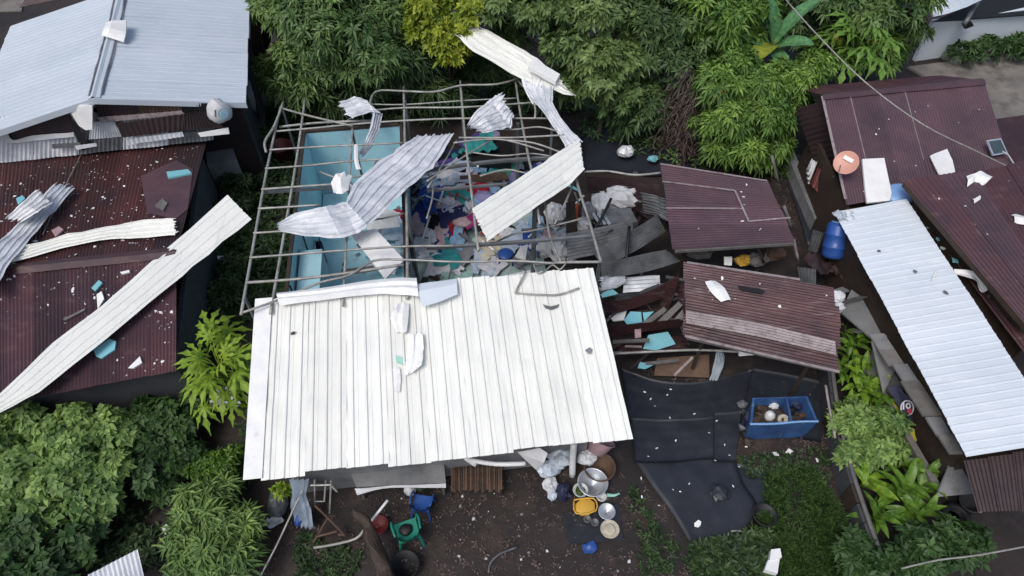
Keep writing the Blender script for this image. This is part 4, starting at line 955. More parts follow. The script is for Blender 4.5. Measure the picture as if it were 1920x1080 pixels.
# ================================================================== wreck right of the house
RZ = level(1.0)
for i, (rows, m, lb) in enumerate([
    ([((1062, 438, 1.0), (1064, 488, .9)), ((1125, 425, 1.05), (1128, 475, .95)), ((1186, 412, 1.1), (1190, 455, 1.0))], 'dull_zinc', 'dark grey sheet lying beyond the frame corner'),
    ([((1110, 470, 1.2), (1130, 502, 1.1)), ((1175, 438, 1.35), (1192, 470, 1.2)), ((1232, 402, 1.5), (1248, 434, 1.3))], 'dull_zinc', 'dark ribbed sheet with worn pale edges, tilted upward on the wreckage'),
    ([((1125, 494, 1.25), (1128, 520, 1.1)), ((1190, 480, 1.3), (1200, 512, 1.15)), ((1248, 468, 1.3), (1276, 490, 1.2))], 'dull_zinc', 'long dark ribbed sheet nearest the white roof corner'),
    ([((1170, 520, .8), (1168, 550, .75)), ((1205, 517, .85), (1204, 548, .8)), ((1237, 515, .85), (1238, 546, .8))], 'zinc', 'small pale corrugated sheet under the dark ribbed sheets')]):
    pxsheet('metal_sheet', lb, 'metal sheet', rows, m, wave(1, .12 if i < 3 else .25, .022), None, .04, seed=i)
tarp = thing('tarpaulin', 'big crumpled white tarpaulin on top of the wreckage', 'tarpaulin', at(1150, 385, .6))
obj('cover', lump(at(1160, 382, .55), .62, .36, .36, 23, .35, 20, 2.4), 'sack_white', tarp)
obj('cover', lump(at(1126, 380, .65), .26, .5, .2, 25, .3, 16, 2.6), 'sack_white', tarp)
bx = thing('steel_cabinet', 'grey cabinet lying under the white tarpaulin', 'cabinet', at(1150, 415, 0))
obj('shell', prism([at(1128, 392, .85), at(1182, 390, .85), at(1196, 416, .85), at(1126, 420, .85)], (0, 0, -.7)), 'dull_zinc', bx)
for k in range(3): obj('grille_bar', prism([at(1110 + k * 9, 400, .95), at(1114 + k * 9, 398, .95), at(1128 + k * 9, 420, .92), at(1123 + k * 9, 421, .92)], (0, 0, -.03)), 'alu', bx)
rod('dark_post', 'black bent post standing before the dark ribbed sheets', 'post', [(1180, 425, 1.6), (1176, 470, 1.4), (1170, 545, .6)], .045, 'black')
rod('black_pole', 'dark pole slanting at the white tarpaulin', 'pole', [(1112, 435, .9), (1130, 405, 1.1), (1146, 372, 1.3)], .04, 'black')
for nm, lb, rows, m in [
    ('roof_sheet', 'curved red brown sheet sagging beside the white roof', [((1132, 568, 1.3), (1136, 590, 1.2)), ((1180, 560, 1.1), (1190, 578, 1.0)), ((1230, 540, 1.25), (1242, 560, 1.1)), ((1268, 518, 1.5), (1276, 540, 1.3))], 'rust_worn'),
    ('roof_sheet', 'narrow red brown sheet lying under the blue pieces', [((1138, 612, 1.1), (1142, 632, 1.0)), ((1200, 606, 1.1), (1210, 622, 1.0)), ((1278, 597, 1.3), (1282, 612, 1.2))], 'rust'),
    ('roof_sheet', 'steep red brown sheet standing against the lower rusty roof', [((1256, 520, 1.7), (1276, 518, 1.7)), ((1242, 560, 1.3), (1262, 560, 1.4)), ((1232, 586, 1.0), (1250, 585, 1.1))], 'rust_worn'),
    ('roof_sheet', 'dark rusty sheet at the back of the wreckage', [((1098, 330, 1.2), (1100, 362, .9)), ((1170, 335, 1.2), (1175, 368, .9)), ((1236, 340, 1.3), (1242, 385, 1.0))], 'rust_dark')]:
    pxsheet(nm, lb, 'roof sheet', rows, m, wave(1, .12, .02), None, .06, seed=len(lb), sharp=True, ragged=.12)
for lb, pts, m in [
    ('blue board corner by the white roof edge', [(1126, 552, .9), (1146, 540, .95), (1160, 551, .9), (1130, 558, .9)], 'turquoise_bit'),
    ('white board left of the two blue boards', [(1142, 592, .85), (1175, 582, .9), (1170, 600, .85), (1150, 602, .85)], 'white_plain'),
    ('blue board at the middle of the wreckage', [(1170, 600, .95), (1182, 584, 1.0), (1202, 585, 1.0), (1204, 604, .95), (1176, 608, .95)], 'turquoise_bit'),
    ('smaller blue board right of the middle one', [(1205, 586, .95), (1226, 584, .95), (1208, 602, .9)], 'turquoise_bit'),
    ('largest blue board, by the pale pole', [(1206, 654, .7), (1216, 628, .85), (1252, 622, .85), (1267, 645, .7), (1230, 657, .65)], 'turquoise_bit'),
    ('lowest blue board above the black tarp', [(1196, 690, .4), (1200, 678, .45), (1224, 685, .4), (1210, 692, .4)], 'turquoise_bit'),
    ('dark slat across the wreckage beside the white roof', [(1140, 640, .6), (1190, 625, .6), (1196, 634, .6), (1150, 655, .6)], 'dark_wood'),
    ('pale slat propped on the narrow red sheet', [(1190, 615, 1.0), (1245, 575, 1.2), (1250, 582, 1.2), (1200, 620, 1.0)], 'grey_wood'),
    ('grey slat next to the lower rusty roof', [(1230, 605, 1.0), (1272, 565, 1.3), (1280, 572, 1.3), (1246, 606, 1.0)], 'grey_wood'),
    ('grey plank leaning at the lower rusty roof corner', [(1262, 600, 1.2), (1280, 580, 1.4), (1283, 596, 1.3), (1270, 606, 1.2)], 'grey_wood'),
    ('white cup sized block on the narrow red sheet', [(1190, 618, 1.05), (1202, 616, 1.05), (1202, 632, 1.0), (1191, 634, 1.0)], 'pink_plastic'),
    ('brown plywood sheet under the pale pole', [(1232, 672, .35), (1330, 664, .35), (1330, 708, .1), (1226, 704, .1)], 'tan_wood'),
    ('dark board behind the pale pole', [(1140, 520, .5), (1200, 505, .5), (1270, 600, .3), (1150, 640, .3)], 'dark_wood')]:
    pquad('broken_board', lb, 'board', pts, m, .04)
rod('pale_pole', 'long pale pole lying level above the black tarp', 'pole', [(1150, 663, .95), (1230, 659, 1.0), (1310, 656, 1.0), (1392, 660, 1.0)], .03, 'pipe')
pquad('white_board', 'white plank end under the lower rusty roof', 'plank', [(1385, 654, 1.1), (1425, 652, 1.1), (1432, 664, 1.0), (1386, 668, 1.0)], 'white_plain', .05)
tag(obj('plastic_sheet', sheet([(at(1343, 660, .9), at(1356, 660, .9)), (at(1338, 685, .5), at(1358, 680, .5)), (at(1330, 712, .1), at(1345, 712, .1))], wave(1, .3, .05), 4, .06, ds=5), 'plastic_clear'), 'hanging clear plastic strip over the brown plywood', 'plastic sheet')
for i, (x, y, r, m, lb, nm) in enumerate([(1173, 288, .22, 'dull_zinc', 'crumpled silver scrap on the black soil behind the wreckage', 'scrap'), (1224, 300, .13, 'turquoise_bit', 'pale turquoise scrap at the rear corner of the upper rusty roof', 'scrap')]):
    tag(obj('crumpled_scrap', lump(at(x, y, .25), r * 1.2, r, r * .8, i + 40, .5, 10, 3), 'zinc' if i == 0 else m), lb, nm)
pl_ = bigleaf(1.5, .5, .35, .3, 9)
q_ = at(1080, 188, .9); Mx = Matrix.Translation(q_) @ Matrix.Rotation(-.75, 4, 'Z')
tag(obj('fallen_leaf', ([Mx @ Vector(v) for v in pl_[0]], pl_[1]), 'leaf_dark', tint=pl_[2], smooth=True), 'large dark banana leaf drooping over the black soil', 'leaf')
# upper rusty roof (A) and lower rusty roof (B)
def shack(label, A, B, C, D, n, m, posts=True, mats=None, edge=None, amp=.012, pitch=.1, uneven=.05, back=None):
    t = thing('shed', label, 'shed', Vector(((A.x + C.x) / 2, (A.y + C.y) / 2, 0)))
    # strips stacked from the far edge to the near edge, ribs running left to right
    roof_sheets(t, D, A, B, C, n, m, 'wave', .07, .02, uneven, pitch=pitch, amp=amp, mats=mats)
    for p in (A, B, C, D):
        q = p.lerp((A + C) / 2, .3); obj('post', tube([Vector((q.x, q.y, -.05)), q - Vector((0, 0, .04))], .05, 6), 'dark_wood', t)
    for s_, e_ in ((A, B), (D, C), (A.lerp(D, .5), B.lerp(C, .5))):
        dz = Vector((0, 0, -.07)); obj('beam', beam(s_.lerp(e_, .02) + dz, s_.lerp(e_, .98) + dz, .06, .08), 'grey_wood', t)
    return t
A4 = (at(1238, 306, 2.05), at(1438, 338, 2.05), at(1492, 453, 1.95), at(1262, 468, 1.9))
sA = shack('small shed with flat purple brown roof behind the wreckage', *A4, 4, 'rust_purple', amp=.006, pitch=.076, uneven=.02)
AP = Plane(A4[0], A4[1], A4[2])
for a_, b_ in (((1242, 340), (1378, 357)), ((1378, 357), (1404, 415)), ((1404, 415), (1482, 408)), ((1248, 390), (1392, 391)), ((1238, 307), (1438, 339))):
    obj('roof_trim', beam(AP.hit(*a_, .035), AP.hit(*b_, .035), .045, .012), 'worn_edge', sA)
B4 = (at(1284, 492, 2.0), at(1566, 540, 2.05), at(1578, 694, 1.85), at(1284, 628, 1.75))
sB = shack('shed with worn red brown roof of four long sheets beside the ginger plants', *B4, 4, 'rust_worn', amp=.007, pitch=.076, uneven=.07)
BP = Plane(B4[0], B4[1], B4[2])
pxsheet('roof_strip', None, None, [((1286, 582, .035), (1286, 606, .035)), ((1420, 605, .03), (1424, 632, .035)), ((1566, 640, .04), (1568, 666, .045))], 'worn_edge', wave(1, .2, .012), BP, .01, parent=sB)
for a_, b_ in (((1288, 492), (1500, 524)), ((1284, 630), (1574, 697))): obj('roof_trim', beam(BP.hit(*a_, .03), BP.hit(*b_, .03), .06, .015), 'worn_edge', sB)
pxsheet('torn_sheet', 'bent white scrap with a round black mark on the lower rusty roof', 'scrap', [((1322, 528, .06), (1342, 526, .06)), ((1332, 546, .10), (1358, 540, .10)), ((1352, 566, .05), (1370, 562, .05))], 'white_plain', [(0, 0), (.5, .03), (1, 0)], BP, .03)
pxslab('ink_mark', 'black smear of torn lining on the lower rusty roof', 'scrap', [(1384, 536), (1420, 540), (1434, 545), (1430, 551), (1390, 544)], 'black', BP, .04, .02)
chips(BP, 8, [(1300, 500), (1560, 550), (1560, 600), (1300, 570)], (.03, .07), 'white_plain', 'small pale chip on the lower rusty roof', 'chips on the lower rusty roof', 5)
chips(AP, 9, [(1250, 320), (1430, 345), (1470, 440), (1270, 455)], (.03, .06), 'white_plain', 'small pale chip on the upper purple brown roof', 'chips on the upper purple brown roof', 6)
# gap between both sheds
for i, (x, y, h, m, s, lb, nm) in enumerate([(1366, 488, 1.0, 'white_plain', .2, 'upright white tile between both sheds', 'tile'), (1392, 492, .9, 'yellow', .25, 'yellow crumpled packet between both sheds', 'packet'), (1420, 492, .9, 'grey_wood', .3, 'grey wooden stump between both sheds', 'stump'), (1450, 480, .8, 'tan_wood', .3, 'tan board between both sheds', 'board'), (1310, 480, 1.2, 'grey_wood', .3, 'grey splintered board at the corner between both sheds', 'board')]):
    if nm == 'tile': pquad(nm, lb, nm, [(1358, 482, 1.15), (1373, 482, 1.15), (1372, 498, .95), (1358, 497, .95)], m, .05)
    else: tag(obj(nm, lump(at(x, y, h - .25), s, s * .6, s * .6, i + 60, .4, 10, 3), m), lb, nm)
rod('wooden_pole', 'brown pole slanting between both sheds', 'pole', [(1418, 458, 1.7), (1432, 492, .9)], .03, 'tan_wood')
rod('wooden_pole', 'pale post beside the right edge of the upper shed', 'pole', [(1470, 386, 1.9), (1484, 428, 1.2)], .045, 'grey_wood')
rod('wooden_pole', 'pale post beyond the upper shed at the bamboo', 'pole', [(1447, 292, 1.9), (1460, 344, 1.0)], .04, 'grey_wood')
rod('wooden_pole', 'thin pale prop under the corner of the upper shed', 'pole', [(1488, 450, 1.9), (1497, 490, 1.2)], .04, 'worn_edge')
# barrel and rubbish by the white narrow roof
b_lo, b_hi = at(1560, 484, 1.0), at(1574, 418, 1.75)
tl = (b_hi - b_lo).normalized().to_track_quat('Z', 'Y').to_matrix(); bl = (b_hi - b_lo).length
br = thing('plastic_barrel', 'tilted bright blue barrel at the end of the narrow white roof', 'barrel', Vector((b_lo.x, b_lo.y, .6)))
obj('shell', lathe([(r_, z_ * bl / .97) for r_, z_ in [(.20, 0), (.25, .04), (.28, .12), (.28, .28), (.295, .30), (.295, .34), (.28, .36), (.28, .62), (.295, .64), (.295, .68), (.28, .70), (.28, .86), (.25, .95), (.2, .97)]], b_lo, 22, tl), 'blue_plastic', br, True)
obj('lid', lathe([(.19, bl), (.2, bl + .03), (.08, bl + .04), (.06, bl + .02)], b_lo, 18, tl), 'light_blue_plastic', br, True)
tag(obj('brown_tarpaulin', cloth('towel', (at(1540, 500, .8).x, at(1540, 500, .8).y, .55), 1.1, .5, lambda x, y: .25 * math.exp(-((x - 7.3) ** 2)), 5.5, .3), 'rust_dark', smooth=True), 'dark brown sheet crumpled under the blue barrel', 'tarpaulin')
for i, rows in enumerate([[((1525, 430, 1.2), (1545, 436, 1.2)), ((1515, 470, .9), (1532, 474, .9))], [((1495, 500, 1.0), (1530, 505, 1.0)), ((1500, 530, .8), (1530, 536, .8))]]):
    pxsheet('metal_sheet', ['small grey ribbed sheet standing left of the blue barrel', 'small grey ribbed sheet below the brown tarpaulin'][i], 'metal sheet', rows, 'dull_zinc', wave(1, .2, .03), None, .02)
tag(obj('plastic_bag', lump(at(1567, 560, 1.5), .18, .16, .14, 70, .4), 'sack_white'), 'small white bag on the right corner of the lower rusty roof', 'bag')
tag(obj('plastic_bag', lump(at(1570, 580, 1.4), .14, .12, .12, 71, .4), 'sack_white'), 'small white bag among the ginger leaves', 'bag')

# jumble of slats, battens and torn sheets between the white roof and the sheds
rw = random.Random(99)
for i in range(46):
    x, y = rw.uniform(1120, 1285), rw.uniform(400, 690)
    if x > 1240 and y < 470: x -= 120
    p = at(x, y, rw.uniform(.3, 1.0)); a_ = rw.gauss(.25, .6); l_ = rw.uniform(.4, 1.3); d_ = Vector((math.cos(a_), math.sin(a_), rw.uniform(-.25, .3))) * l_
    o = obj('wood_splinter', beam(p - d_ * .5, p + d_ * .5, rw.uniform(.03, .10), rw.uniform(.02, .05)), rw.choice(['dark_wood', 'grey_wood', 'dark_wood', 'dull_zinc', 'rust_dark', 'worn_edge']))
    tag(o, 'splintered slat in the wreckage right of the white roof', 'splinter', 'slats in the wreckage')
for lb, rows, m in [
    ('torn grey sheet between the pale corrugated sheet and the sagging red brown one', [((1150, 552, 1.0), (1152, 572, .9)), ((1200, 545, 1.0), (1205, 563, .9)), ((1240, 530, 1.2), (1250, 548, 1.0))], 'dull_zinc'),
    ('rusty sheet buried under the largest blue board', [((1150, 640, .8), (1160, 668, .6)), ((1210, 636, .7), (1215, 664, .5)), ((1290, 628, .8), (1296, 655, .6))], 'rust_worn'),
    ('dark crumpled sheet beyond the pale tarpaulin', [((1105, 345, .8), (1112, 378, .6)), ((1160, 352, .7), (1172, 380, .6)), ((1222, 395, .8), (1230, 425, .7))], 'rust_dark'),
    ('dark grey sheet standing behind the upper shed corner', [((1200, 360, 1.2), (1205, 400, .8)), ((1225, 365, 1.3), (1232, 405, .8)), ((1250, 372, 1.4), (1262, 420, .9))], 'dull_zinc'),
    ('ribbed rusty sheet edge under the lower shed roof', [((1268, 535, 1.2), (1272, 590, 1.0)), ((1285, 530, 1.4), (1290, 590, 1.1)), ((1300, 528, 1.5), (1308, 586, 1.3))], 'rust'),
    ('pale grey torn sheet by the corner of the white roof', [((1122, 520, 1.2), (1126, 545, 1.0)), ((1150, 515, 1.1), (1156, 540, 1.0)), ((1172, 508, 1.1), (1178, 526, 1.0))], 'zinc')]:
    pxsheet('torn_sheet', lb, 'sheet', rows, m, wave(1, .14, .025), None, .09, ds=4, seed=len(lb), sharp=True, ragged=.2)
# dark sealing strips beside the ridge of the pale gable roof
for k, o_ in enumerate((-.10, .16)):
    d_ = dL if o_ < 0 else dR
    pp = [a.lerp(b, t_) + d_ * (abs(o_) + .05 * nz((t_ * 4, k, 2), 1)) + Vector((0, 0, .055)) for t_ in np.linspace(.02, .98, 14)]
    obj('tar_strip', sheet([(p, p + d_ * (.05 + .03 * nz((j, k, 7), .9))) for j, p in enumerate(pp)], [(0, 0), (.5, .008), (1, 0)], 2, 0), 'dull_zinc', lh)

pxsheet('ground_sheet', 'added black sheet that darkens the soil behind the wreckage', 'ground sheet', [((1090, 235, .06), (1096, 318, .06)), ((1160, 240, .05), (1170, 325, .07)), ((1236, 262, .06), (1240, 330, .06)), ((1300, 290, .05), (1290, 318, .05))], 'black_tarp', [(k / 10, .005 * math.sin(k * 1.9)) for k in range(11)], None, .05, k=5, ds=2, smooth=True)  # sheet added only to turn this stretch of soil black
pxsheet('ground_sheet', 'added black sheet that darkens the alley soil beside the upper shed', 'ground sheet', [((1460, 300, .06), (1500, 290, .06)), ((1490, 380, .05), (1530, 370, .07)), ((1515, 460, .06), (1555, 450, .06))], 'black_tarp', [(k / 8, .005 * math.sin(k * 1.9)) for k in range(9)], None, .05, k=5, ds=2, smooth=True)  # added sheet, makes the brown alley soil darker here

# fine splinters and dust of plaster on the rusty roofs: too small and many to count
for pln, poly, n_, sd_, par_ in ((UP, [(0, 310), (380, 270), (335, 400), (330, 465), (0, 500)], 260, 31, ro), (LO, [(0, 515), (325, 480), (325, 690), (0, 740)], 220, 32, ro)):
    g_ = random.Random(sd_); ms_ = []; c_ = 0
    while c_ < n_:
        p_ = (g_.uniform(0, 380), g_.uniform(270, 740))
        if not inside(p_, poly) or nz((p_[0] * .015, p_[1] * .02, sd_), 1) < g_.uniform(-.5, .15): continue
        q_ = pln.hit(p_[0], p_[1], .018); a_ = g_.random() * 3.14; l_ = g_.uniform(.01, .035); d_ = Vector((math.cos(a_), math.sin(a_), 0)) * l_; d_ -= pln.n * d_.dot(pln.n); s_ = pln.n.cross(d_) * g_.uniform(.15, .6)
        ms_.append(([q_ - d_, q_ + s_, q_ + d_, q_ - s_, q_ + pln.n * .012], [[0, 1, 4], [1, 2, 4], [2, 3, 4], [3, 0, 4], [3, 2, 1, 0]])); c_ += 1
    tag(obj('plaster_dust', merge(*ms_), 'sack_white'), 'fine pale plaster specks sprinkled over the rusty roof', None, None, 'stuff')
pxsheet('ground_sheet', 'black ground sheet under and behind the blue box', 'ground sheet', [((1408, 690, .03), (1384, 800, .03)), ((1470, 700, .03), (1450, 812, .03)), ((1545, 716, .03), (1540, 830, .03))], 'black_tarp', [(k / 12, .005 * math.sin(k * 1.9)) for k in range(13)], None, .03, k=5, ds=2, smooth=True)
# ================================================================== right: purple roof with the dish
C0, C1, C2, C3 = at(1541, 181, 3.0), at(1845, 153, 3.05), at(1900, 330, 2.15), at(1587, 385, 2.1)
hc = thing('rusty_roof_house', 'house with wide purple brown roof carrying the orange dish', 'house', (10.8, 15, 0))
roof_sheets(hc, C0, C1, C2, C3, 6, 'rust_purple', 'wave', .04, .012, .03, amp=.008)
CPn = Plane(C0, C1, C3)
C4, C5 = at(1512, 172, 2.75), at(1690, 142, 2.8); C6 = at(1842, 150, 3.0)
bkv = (C0 - C3); bkv.z = 0; bkv = bkv.normalized()
roof_sheets(hc, C1 + Vector((0, .02, .02)), C0 + Vector((0, .02, .02)), C0 + bkv * 1.1 + Vector((-.3, 0, -.45)), C1 + bkv * 1.0 + Vector((-.6, 0, -.45)), 5, 'rust', 'wave', .04, .01, .03, amp=.008)
obj('ridge_cap', sheet([(C0 + Vector((0, -.15, .0)), C0 + Vector((0, .15, .0))), ((C0 + C1) / 2 + Vector((0, -.15, .0)), (C0 + C1) / 2 + Vector((0, .15, .0))), (C1 + Vector((0, -.15, 0)), C1 + Vector((0, .15, 0)))], [(0, .01), (.5, .07), (1, .01)], 6, .02), 'rust_purple', hc)
for i in range(6):
    u = i / 6; a_, b_ = C0.lerp(C1, u), C3.lerp(C2, u)
    if i in (0, 1, 3): obj('roof_trim', beam(a_ + CPn.n * .022, a_.lerp(b_, .95 if i == 0 else .72) + CPn.n * .022, .07 if i == 0 else .02, .012), 'worn_edge', hc)
roof_sheets(hc, at(1868, 222, 2.4), at(2080, 195, 2.4), at(2080, 330, 2.0), at(1900, 345, 2.0), 4, 'rust', 'wave', .04, .012, .03, amp=.008)
# slatted side wall left of it and the clutter there
obj('side_sheet', sheet([(at(1492, 205, 2.2), at(1538, 335, 1.2)), (at(1520, 196, 2.5), at(1560, 332, 1.5)), (at(1545, 188, 2.75), at(1584, 330, 1.9))], wave(1, .07, .03), 3, .03), 'rust_dark', hc)
wall3('wall', C0 + Vector((.15, 0, 0)), C3 + Vector((.15, 0, 0)), 1.9, 'dark_wood', hc)
wall3('wall', C3 + Vector((.25, .3, 0)), C2 + Vector((0, .3, 0)), 1.9, 'dark_wood', hc)
dish = thing('satellite_dish', 'orange satellite dish on the corner of the purple brown roof', 'satellite dish', CPn.hit(1588, 325, 0))
dc = CPn.hit(1587, 306, .45); vd = (CP - dc).normalized(); vd = (vd + Vector((-.25, .1, .35))).normalized(); mq = vd.to_track_quat('Z', 'Y').to_matrix()
prof = [(.001, .0)] + [(r_, .16 * (r_ / .33) ** 2 * .5) for r_ in np.linspace(.05, .30, 7)] + [(.305, .072), (.30, .078)] + [(r_, .16 * (r_ / .33) ** 2 * .5 + .012) for r_ in np.linspace(.28, .02, 6)]
obj('reflector', lathe(prof, dc, 28, mq), 'orange', dish, True)
ex, ey = mq @ Vector((1, 0, 0)), mq @ Vector((0, 1, 0))
if ex.x < 0: ex = -ex
if ey.z < 0: ey = -ey
lc = dc + vd * .06 + ey * .10
obj('label_plate', prism([lc - ex * .14 + ey * .05, lc + ex * .12 + ey * .05, lc + ex * .12 - ey * .05, lc - ex * .14 - ey * .05], -vd * .008), 'white_plain', dish)
obj('mount', tube([CPn.hit(1588, 325, 0), dc - vd * .02], .025, 6), 'pipe', dish)
obj('feed_arm', tube([dc - ey * .29 + vd * .06, dc - ey * .16 + vd * .36], .014, 5), 'pipe', dish)
pxslab('door_board', 'tall white door panel lying on the purple brown roof by the dish', 'panel', [(1617, 298), (1658, 296), (1672, 362), (1668, 376), (1626, 380), (1622, 352)], 'white_plain', CPn, .06, .06)
pxslab('white_board', 'square white board with torn corner on the purple brown roof', 'panel', [(1744, 292), (1752, 288), (1776, 279), (1782, 292), (1786, 300), (1792, 326), (1763, 332)], 'white_plain', CPn, .04, .03)
chips(CPn, 14, [(1560, 190), (1830, 170), (1870, 300), (1600, 370)], (.03, .08), 'white_plain', 'small pale chip on the dish house roof', 'chips on the dish house roof', 8)
fl = thing('solar_lamp', 'small solar lamp panel on a slanted pole at the roof edge', 'lamp', CPn.hit(1898, 318, 0))
fq = [at(1850, 263, 2.75), at(1877, 259, 2.75), at(1890, 287, 2.5), at(1862, 292, 2.5)]
fn = (fq[1] - fq[0]).cross(fq[3] - fq[0]).normalized(); fn = fn if fn.z > 0 else -fn
obj('panel_frame', prism(fq, -fn * .04), 'alu', fl)
cq = sum(fq, Vector()) / 4
obj('solar_glass', prism([cq.lerp(p, .82) + fn * .006 for p in fq], -fn * .004), 'panel_glass', fl)
obj('lamp_pole', tube([CPn.hit(1906, 315, 0), at(1890, 290, 2.5), cq - fn * .06], .02, 6), 'alu', fl)
tag(obj('power_cable', tube(smooth_path([at(1440, -40, 5.2), at(1520, 52, 4.75), at(1620, 152, 4.2), at(1730, 233, 3.7), at(1830, 283, 3.2), at(1893, 314, 2.75)], 4), .018, 6), 'pipe', smooth=True), 'pale cable running from the treetops down to the roof lamp', 'cable')
for i, (pts, m, lb) in enumerate([([(1512, 318, 1.6), (1522, 298, 1.7), (1532, 304, 1.7), (1518, 346, 1.1)], 'sack_white', 'white towel hanging under the slatted wall'), ([(1519, 346, 1.2), (1534, 312, 1.6), (1546, 320, 1.5), (1538, 366, .9)], 'maroon_plastic', 'dark red towel hanging under the slatted wall'), ([(1538, 360, 1.0), (1546, 322, 1.4), (1554, 328, 1.4), (1548, 356, 1.0)], 'cloth_royal_blue', 'blue towel hanging under the slatted wall')]):
    a_ = [at(*p) for p in pts]
    tag(obj('towel', sheet([(a_[0], a_[3]), (a_[0].lerp(a_[1], .5), a_[3].lerp(a_[2], .5)), (a_[1], a_[2])], wave(1, .35, .05), 4, .05, .01, i), m, smooth=True), lb, 'towel')
pquad('cement_ledge', 'long grey ledge in the alley below the slatted wall', 'ledge', [(1476, 290, .5), (1490, 286, .5), (1540, 402, .5), (1528, 412, .5)], 'cement', .1, down=(0, 0, -.5))
for i, (a_, b_) in enumerate([((1548, 400, .6), (1572, 350, 1.2)), ((1555, 405, .6), (1565, 360, 1.2)), ((1575, 360, 1.6), (1589, 380, 1.0)), ((1562, 330, 1.9), (1586, 378, 1.6))]):
    rod('wooden_pole', ['leaning stick nearest the blue towel', 'second leaning stick from the blue towel', 'short leaning stick by the dish house eave', 'pale batten hanging below the dish'][i], 'pole', [a_, b_], .025, 'grey_wood')
# roof D: brown roof at the right edge, with the lower maroon roof under its eave
D0, D1, D2, D3 = at(1694, 340, 2.75), at(2010, 290, 2.85), at(2140, 560, 2.7), at(1925, 612, 2.55)
hd = thing('brown_roof_house', 'house with brown roof running out of view under white scraps', 'house', (13.5, 11, 0))
roof_sheets(hd, D0, D1, D2, D3, 5, 'rust_purple', 'wave', .05, .015, .04, amp=.012, pitch=.1, mats=['rust', 'rust_purple', 'rust', 'rust', 'rust'])
DP = Plane(D0, D1, D3)
obj('eave_board', beam(D0 + Vector((.03, 0, -.08)), D3 + Vector((.03, 0, -.08)), .05, .14), 'dark_wood', hd)
roof_sheets(hd, at(1700, 372, 2.05), at(1800, 380, 2.15), at(2010, 640, 2.05), at(1925, 668, 2.0), 3, 'rust', 'wave', .05, .012, .03, amp=.014, pitch=.12)
wall3('wall', D0 + Vector((.4, -.3, 0)), D3 + Vector((.4, 0, 0)), 2.5, 'dark_wood', hd)
EP2 = level(2.15)
pxsheet('bent_flap', 'crumpled white scrap shaped like two wings on the brown roof', 'scrap', [((1812, 330, .08), (1814, 350, .06)), ((1828, 325, .12), (1830, 340, .05)), ((1838, 322, .10), (1842, 346, .06)), ((1862, 330, .12), (1850, 344, .06))], 'white_plain', [(0, 0), (.5, .05), (1, 0)], DP, .08, ds=6, seed=2)
pxsheet('bent_flap', 'crumpled white scrap at the right end of the brown roof', 'scrap', [((1896, 402, .08), (1904, 416, .06)), ((1908, 400, .12), (1912, 420, .05)), ((1930, 408, .10), (1932, 424, .06))], 'white_plain', [(0, 0), (.5, .05), (1, 0)], DP, .08, ds=6, seed=7)
pxsheet('bent_flap', 'tiny white fold in the middle of the brown roof', 'scrap', [((1824, 374, .05), (1826, 382, .05)), ((1838, 366, .08), (1838, 374, .05))], 'white_plain', [(0, 0), (.5, .03), (1, 0)], DP, .03, seed=7)
chips(DP, 8, [(1720, 350), (1900, 330), (1915, 480), (1800, 420)], (.03, .07), 'white_plain', 'small pale chip on the brown roof at the edge', 'chips on the brown roof', 9)
FPn = Plane(at(1700, 372, 2.08), at(1800, 380, 2.18), at(1925, 668, 2.03))
pxsheet('metal_sheet', 'bent white gutter piece lying in the valley between two roofs', 'gutter', [((1788, 507, .08), (1790, 518, .08)), ((1815, 510, .14), (1814, 524, .12)), ((1832, 516, .16), (1830, 530, .1)), ((1842, 530, .12), (1836, 546, .06)), ((1850, 545, .06), (1842, 550, .05))], 'white_plain', [(0, .05), (.5, 0), (1, .05)], FPn, .04, seed=3)
for i, (x, y, s, m, lb) in enumerate([(1745, 425, .3, 'turquoise_bit', 'turquoise plaster piece at the top of the roof valley'), (1722, 430, .18, 'sack_white', 'white plaster piece at the top of the roof valley'), (1790, 488, .22, 'turquoise_bit', 'pale turquoise piece above the bent gutter'), (1768, 465, .14, 'pale_green', 'small pale green piece in the roof valley'), (1712, 398, .16, 'white_plain', 'white piece at the corner of the narrow white roof'), (1855, 555, .14, 'grey_wood', 'grey chunk below the bent gutter'), (1760, 448, .18, 'turquoise_bit', 'turquoise splinter in the middle of the roof valley')]):
    ragthing('plaster_piece', lb, 'plaster', FPn.hit(x, y, .06), s, m, i + 70)
# narrow white roof (E)
E0, E1 = at(1564, 398, 2.0), at(1700, 373, 2.3)
E3 = at(1812, 857, 2.0); E2 = E3 + (E1 - E0) * 1.02; E2.z = 2.3
he = thing('narrow_roof_house', 'long narrow house with pale ribbed metal roof along the alley', 'house', ((E0.x + E2.x) / 2, (E0.y + E2.y) / 2, 0))
roof_sheets(he, E0, E3, E2, E1, 9, 'pale_roof', 'trap', .02, .012, .012, pitch=.2, amp=.014)
EP = Plane(E0, E1, E3)
wall3('wall', E0 + Vector((.3, -.4, 0)), E3 + Vector((.35, .3, 0)), 1.85, 'dark_wood', he)
wall3('wall', E3 + Vector((.4, .3, 0)), E2 + Vector((-.1, .3, 0)), 1.85, 'dark_wood', he)
wall3('wall', E0 + Vector((.3, -.35, 0)), E1 + Vector((0, -.35, 0)), 1.85, 'dark_wood', he)
gd_ = random.Random(4); l0, l1 = at(1646, 625, 1.5), at(1797, 852, 1.5)
for i in range(7):
    a_, b_ = l0.lerp(l1, i / 7), l0.lerp(l1, (i + .985) / 7); jx = Vector((gd_.uniform(-.03, .03), 0, gd_.uniform(-.04, .03))); w_ = .17 + gd_.uniform(-.03, .03)
    obj('ledge_board', prism([a_ + jx - Vector((w_, 0, 0)), b_ + jx - Vector((w_, 0, .01)), b_ + jx + Vector((w_, 0, .02)), a_ + jx + Vector((w_, 0, .03))], (0, 0, -.05)), gd_.choice(['cement', 'grey_wood', 'cement']), he)
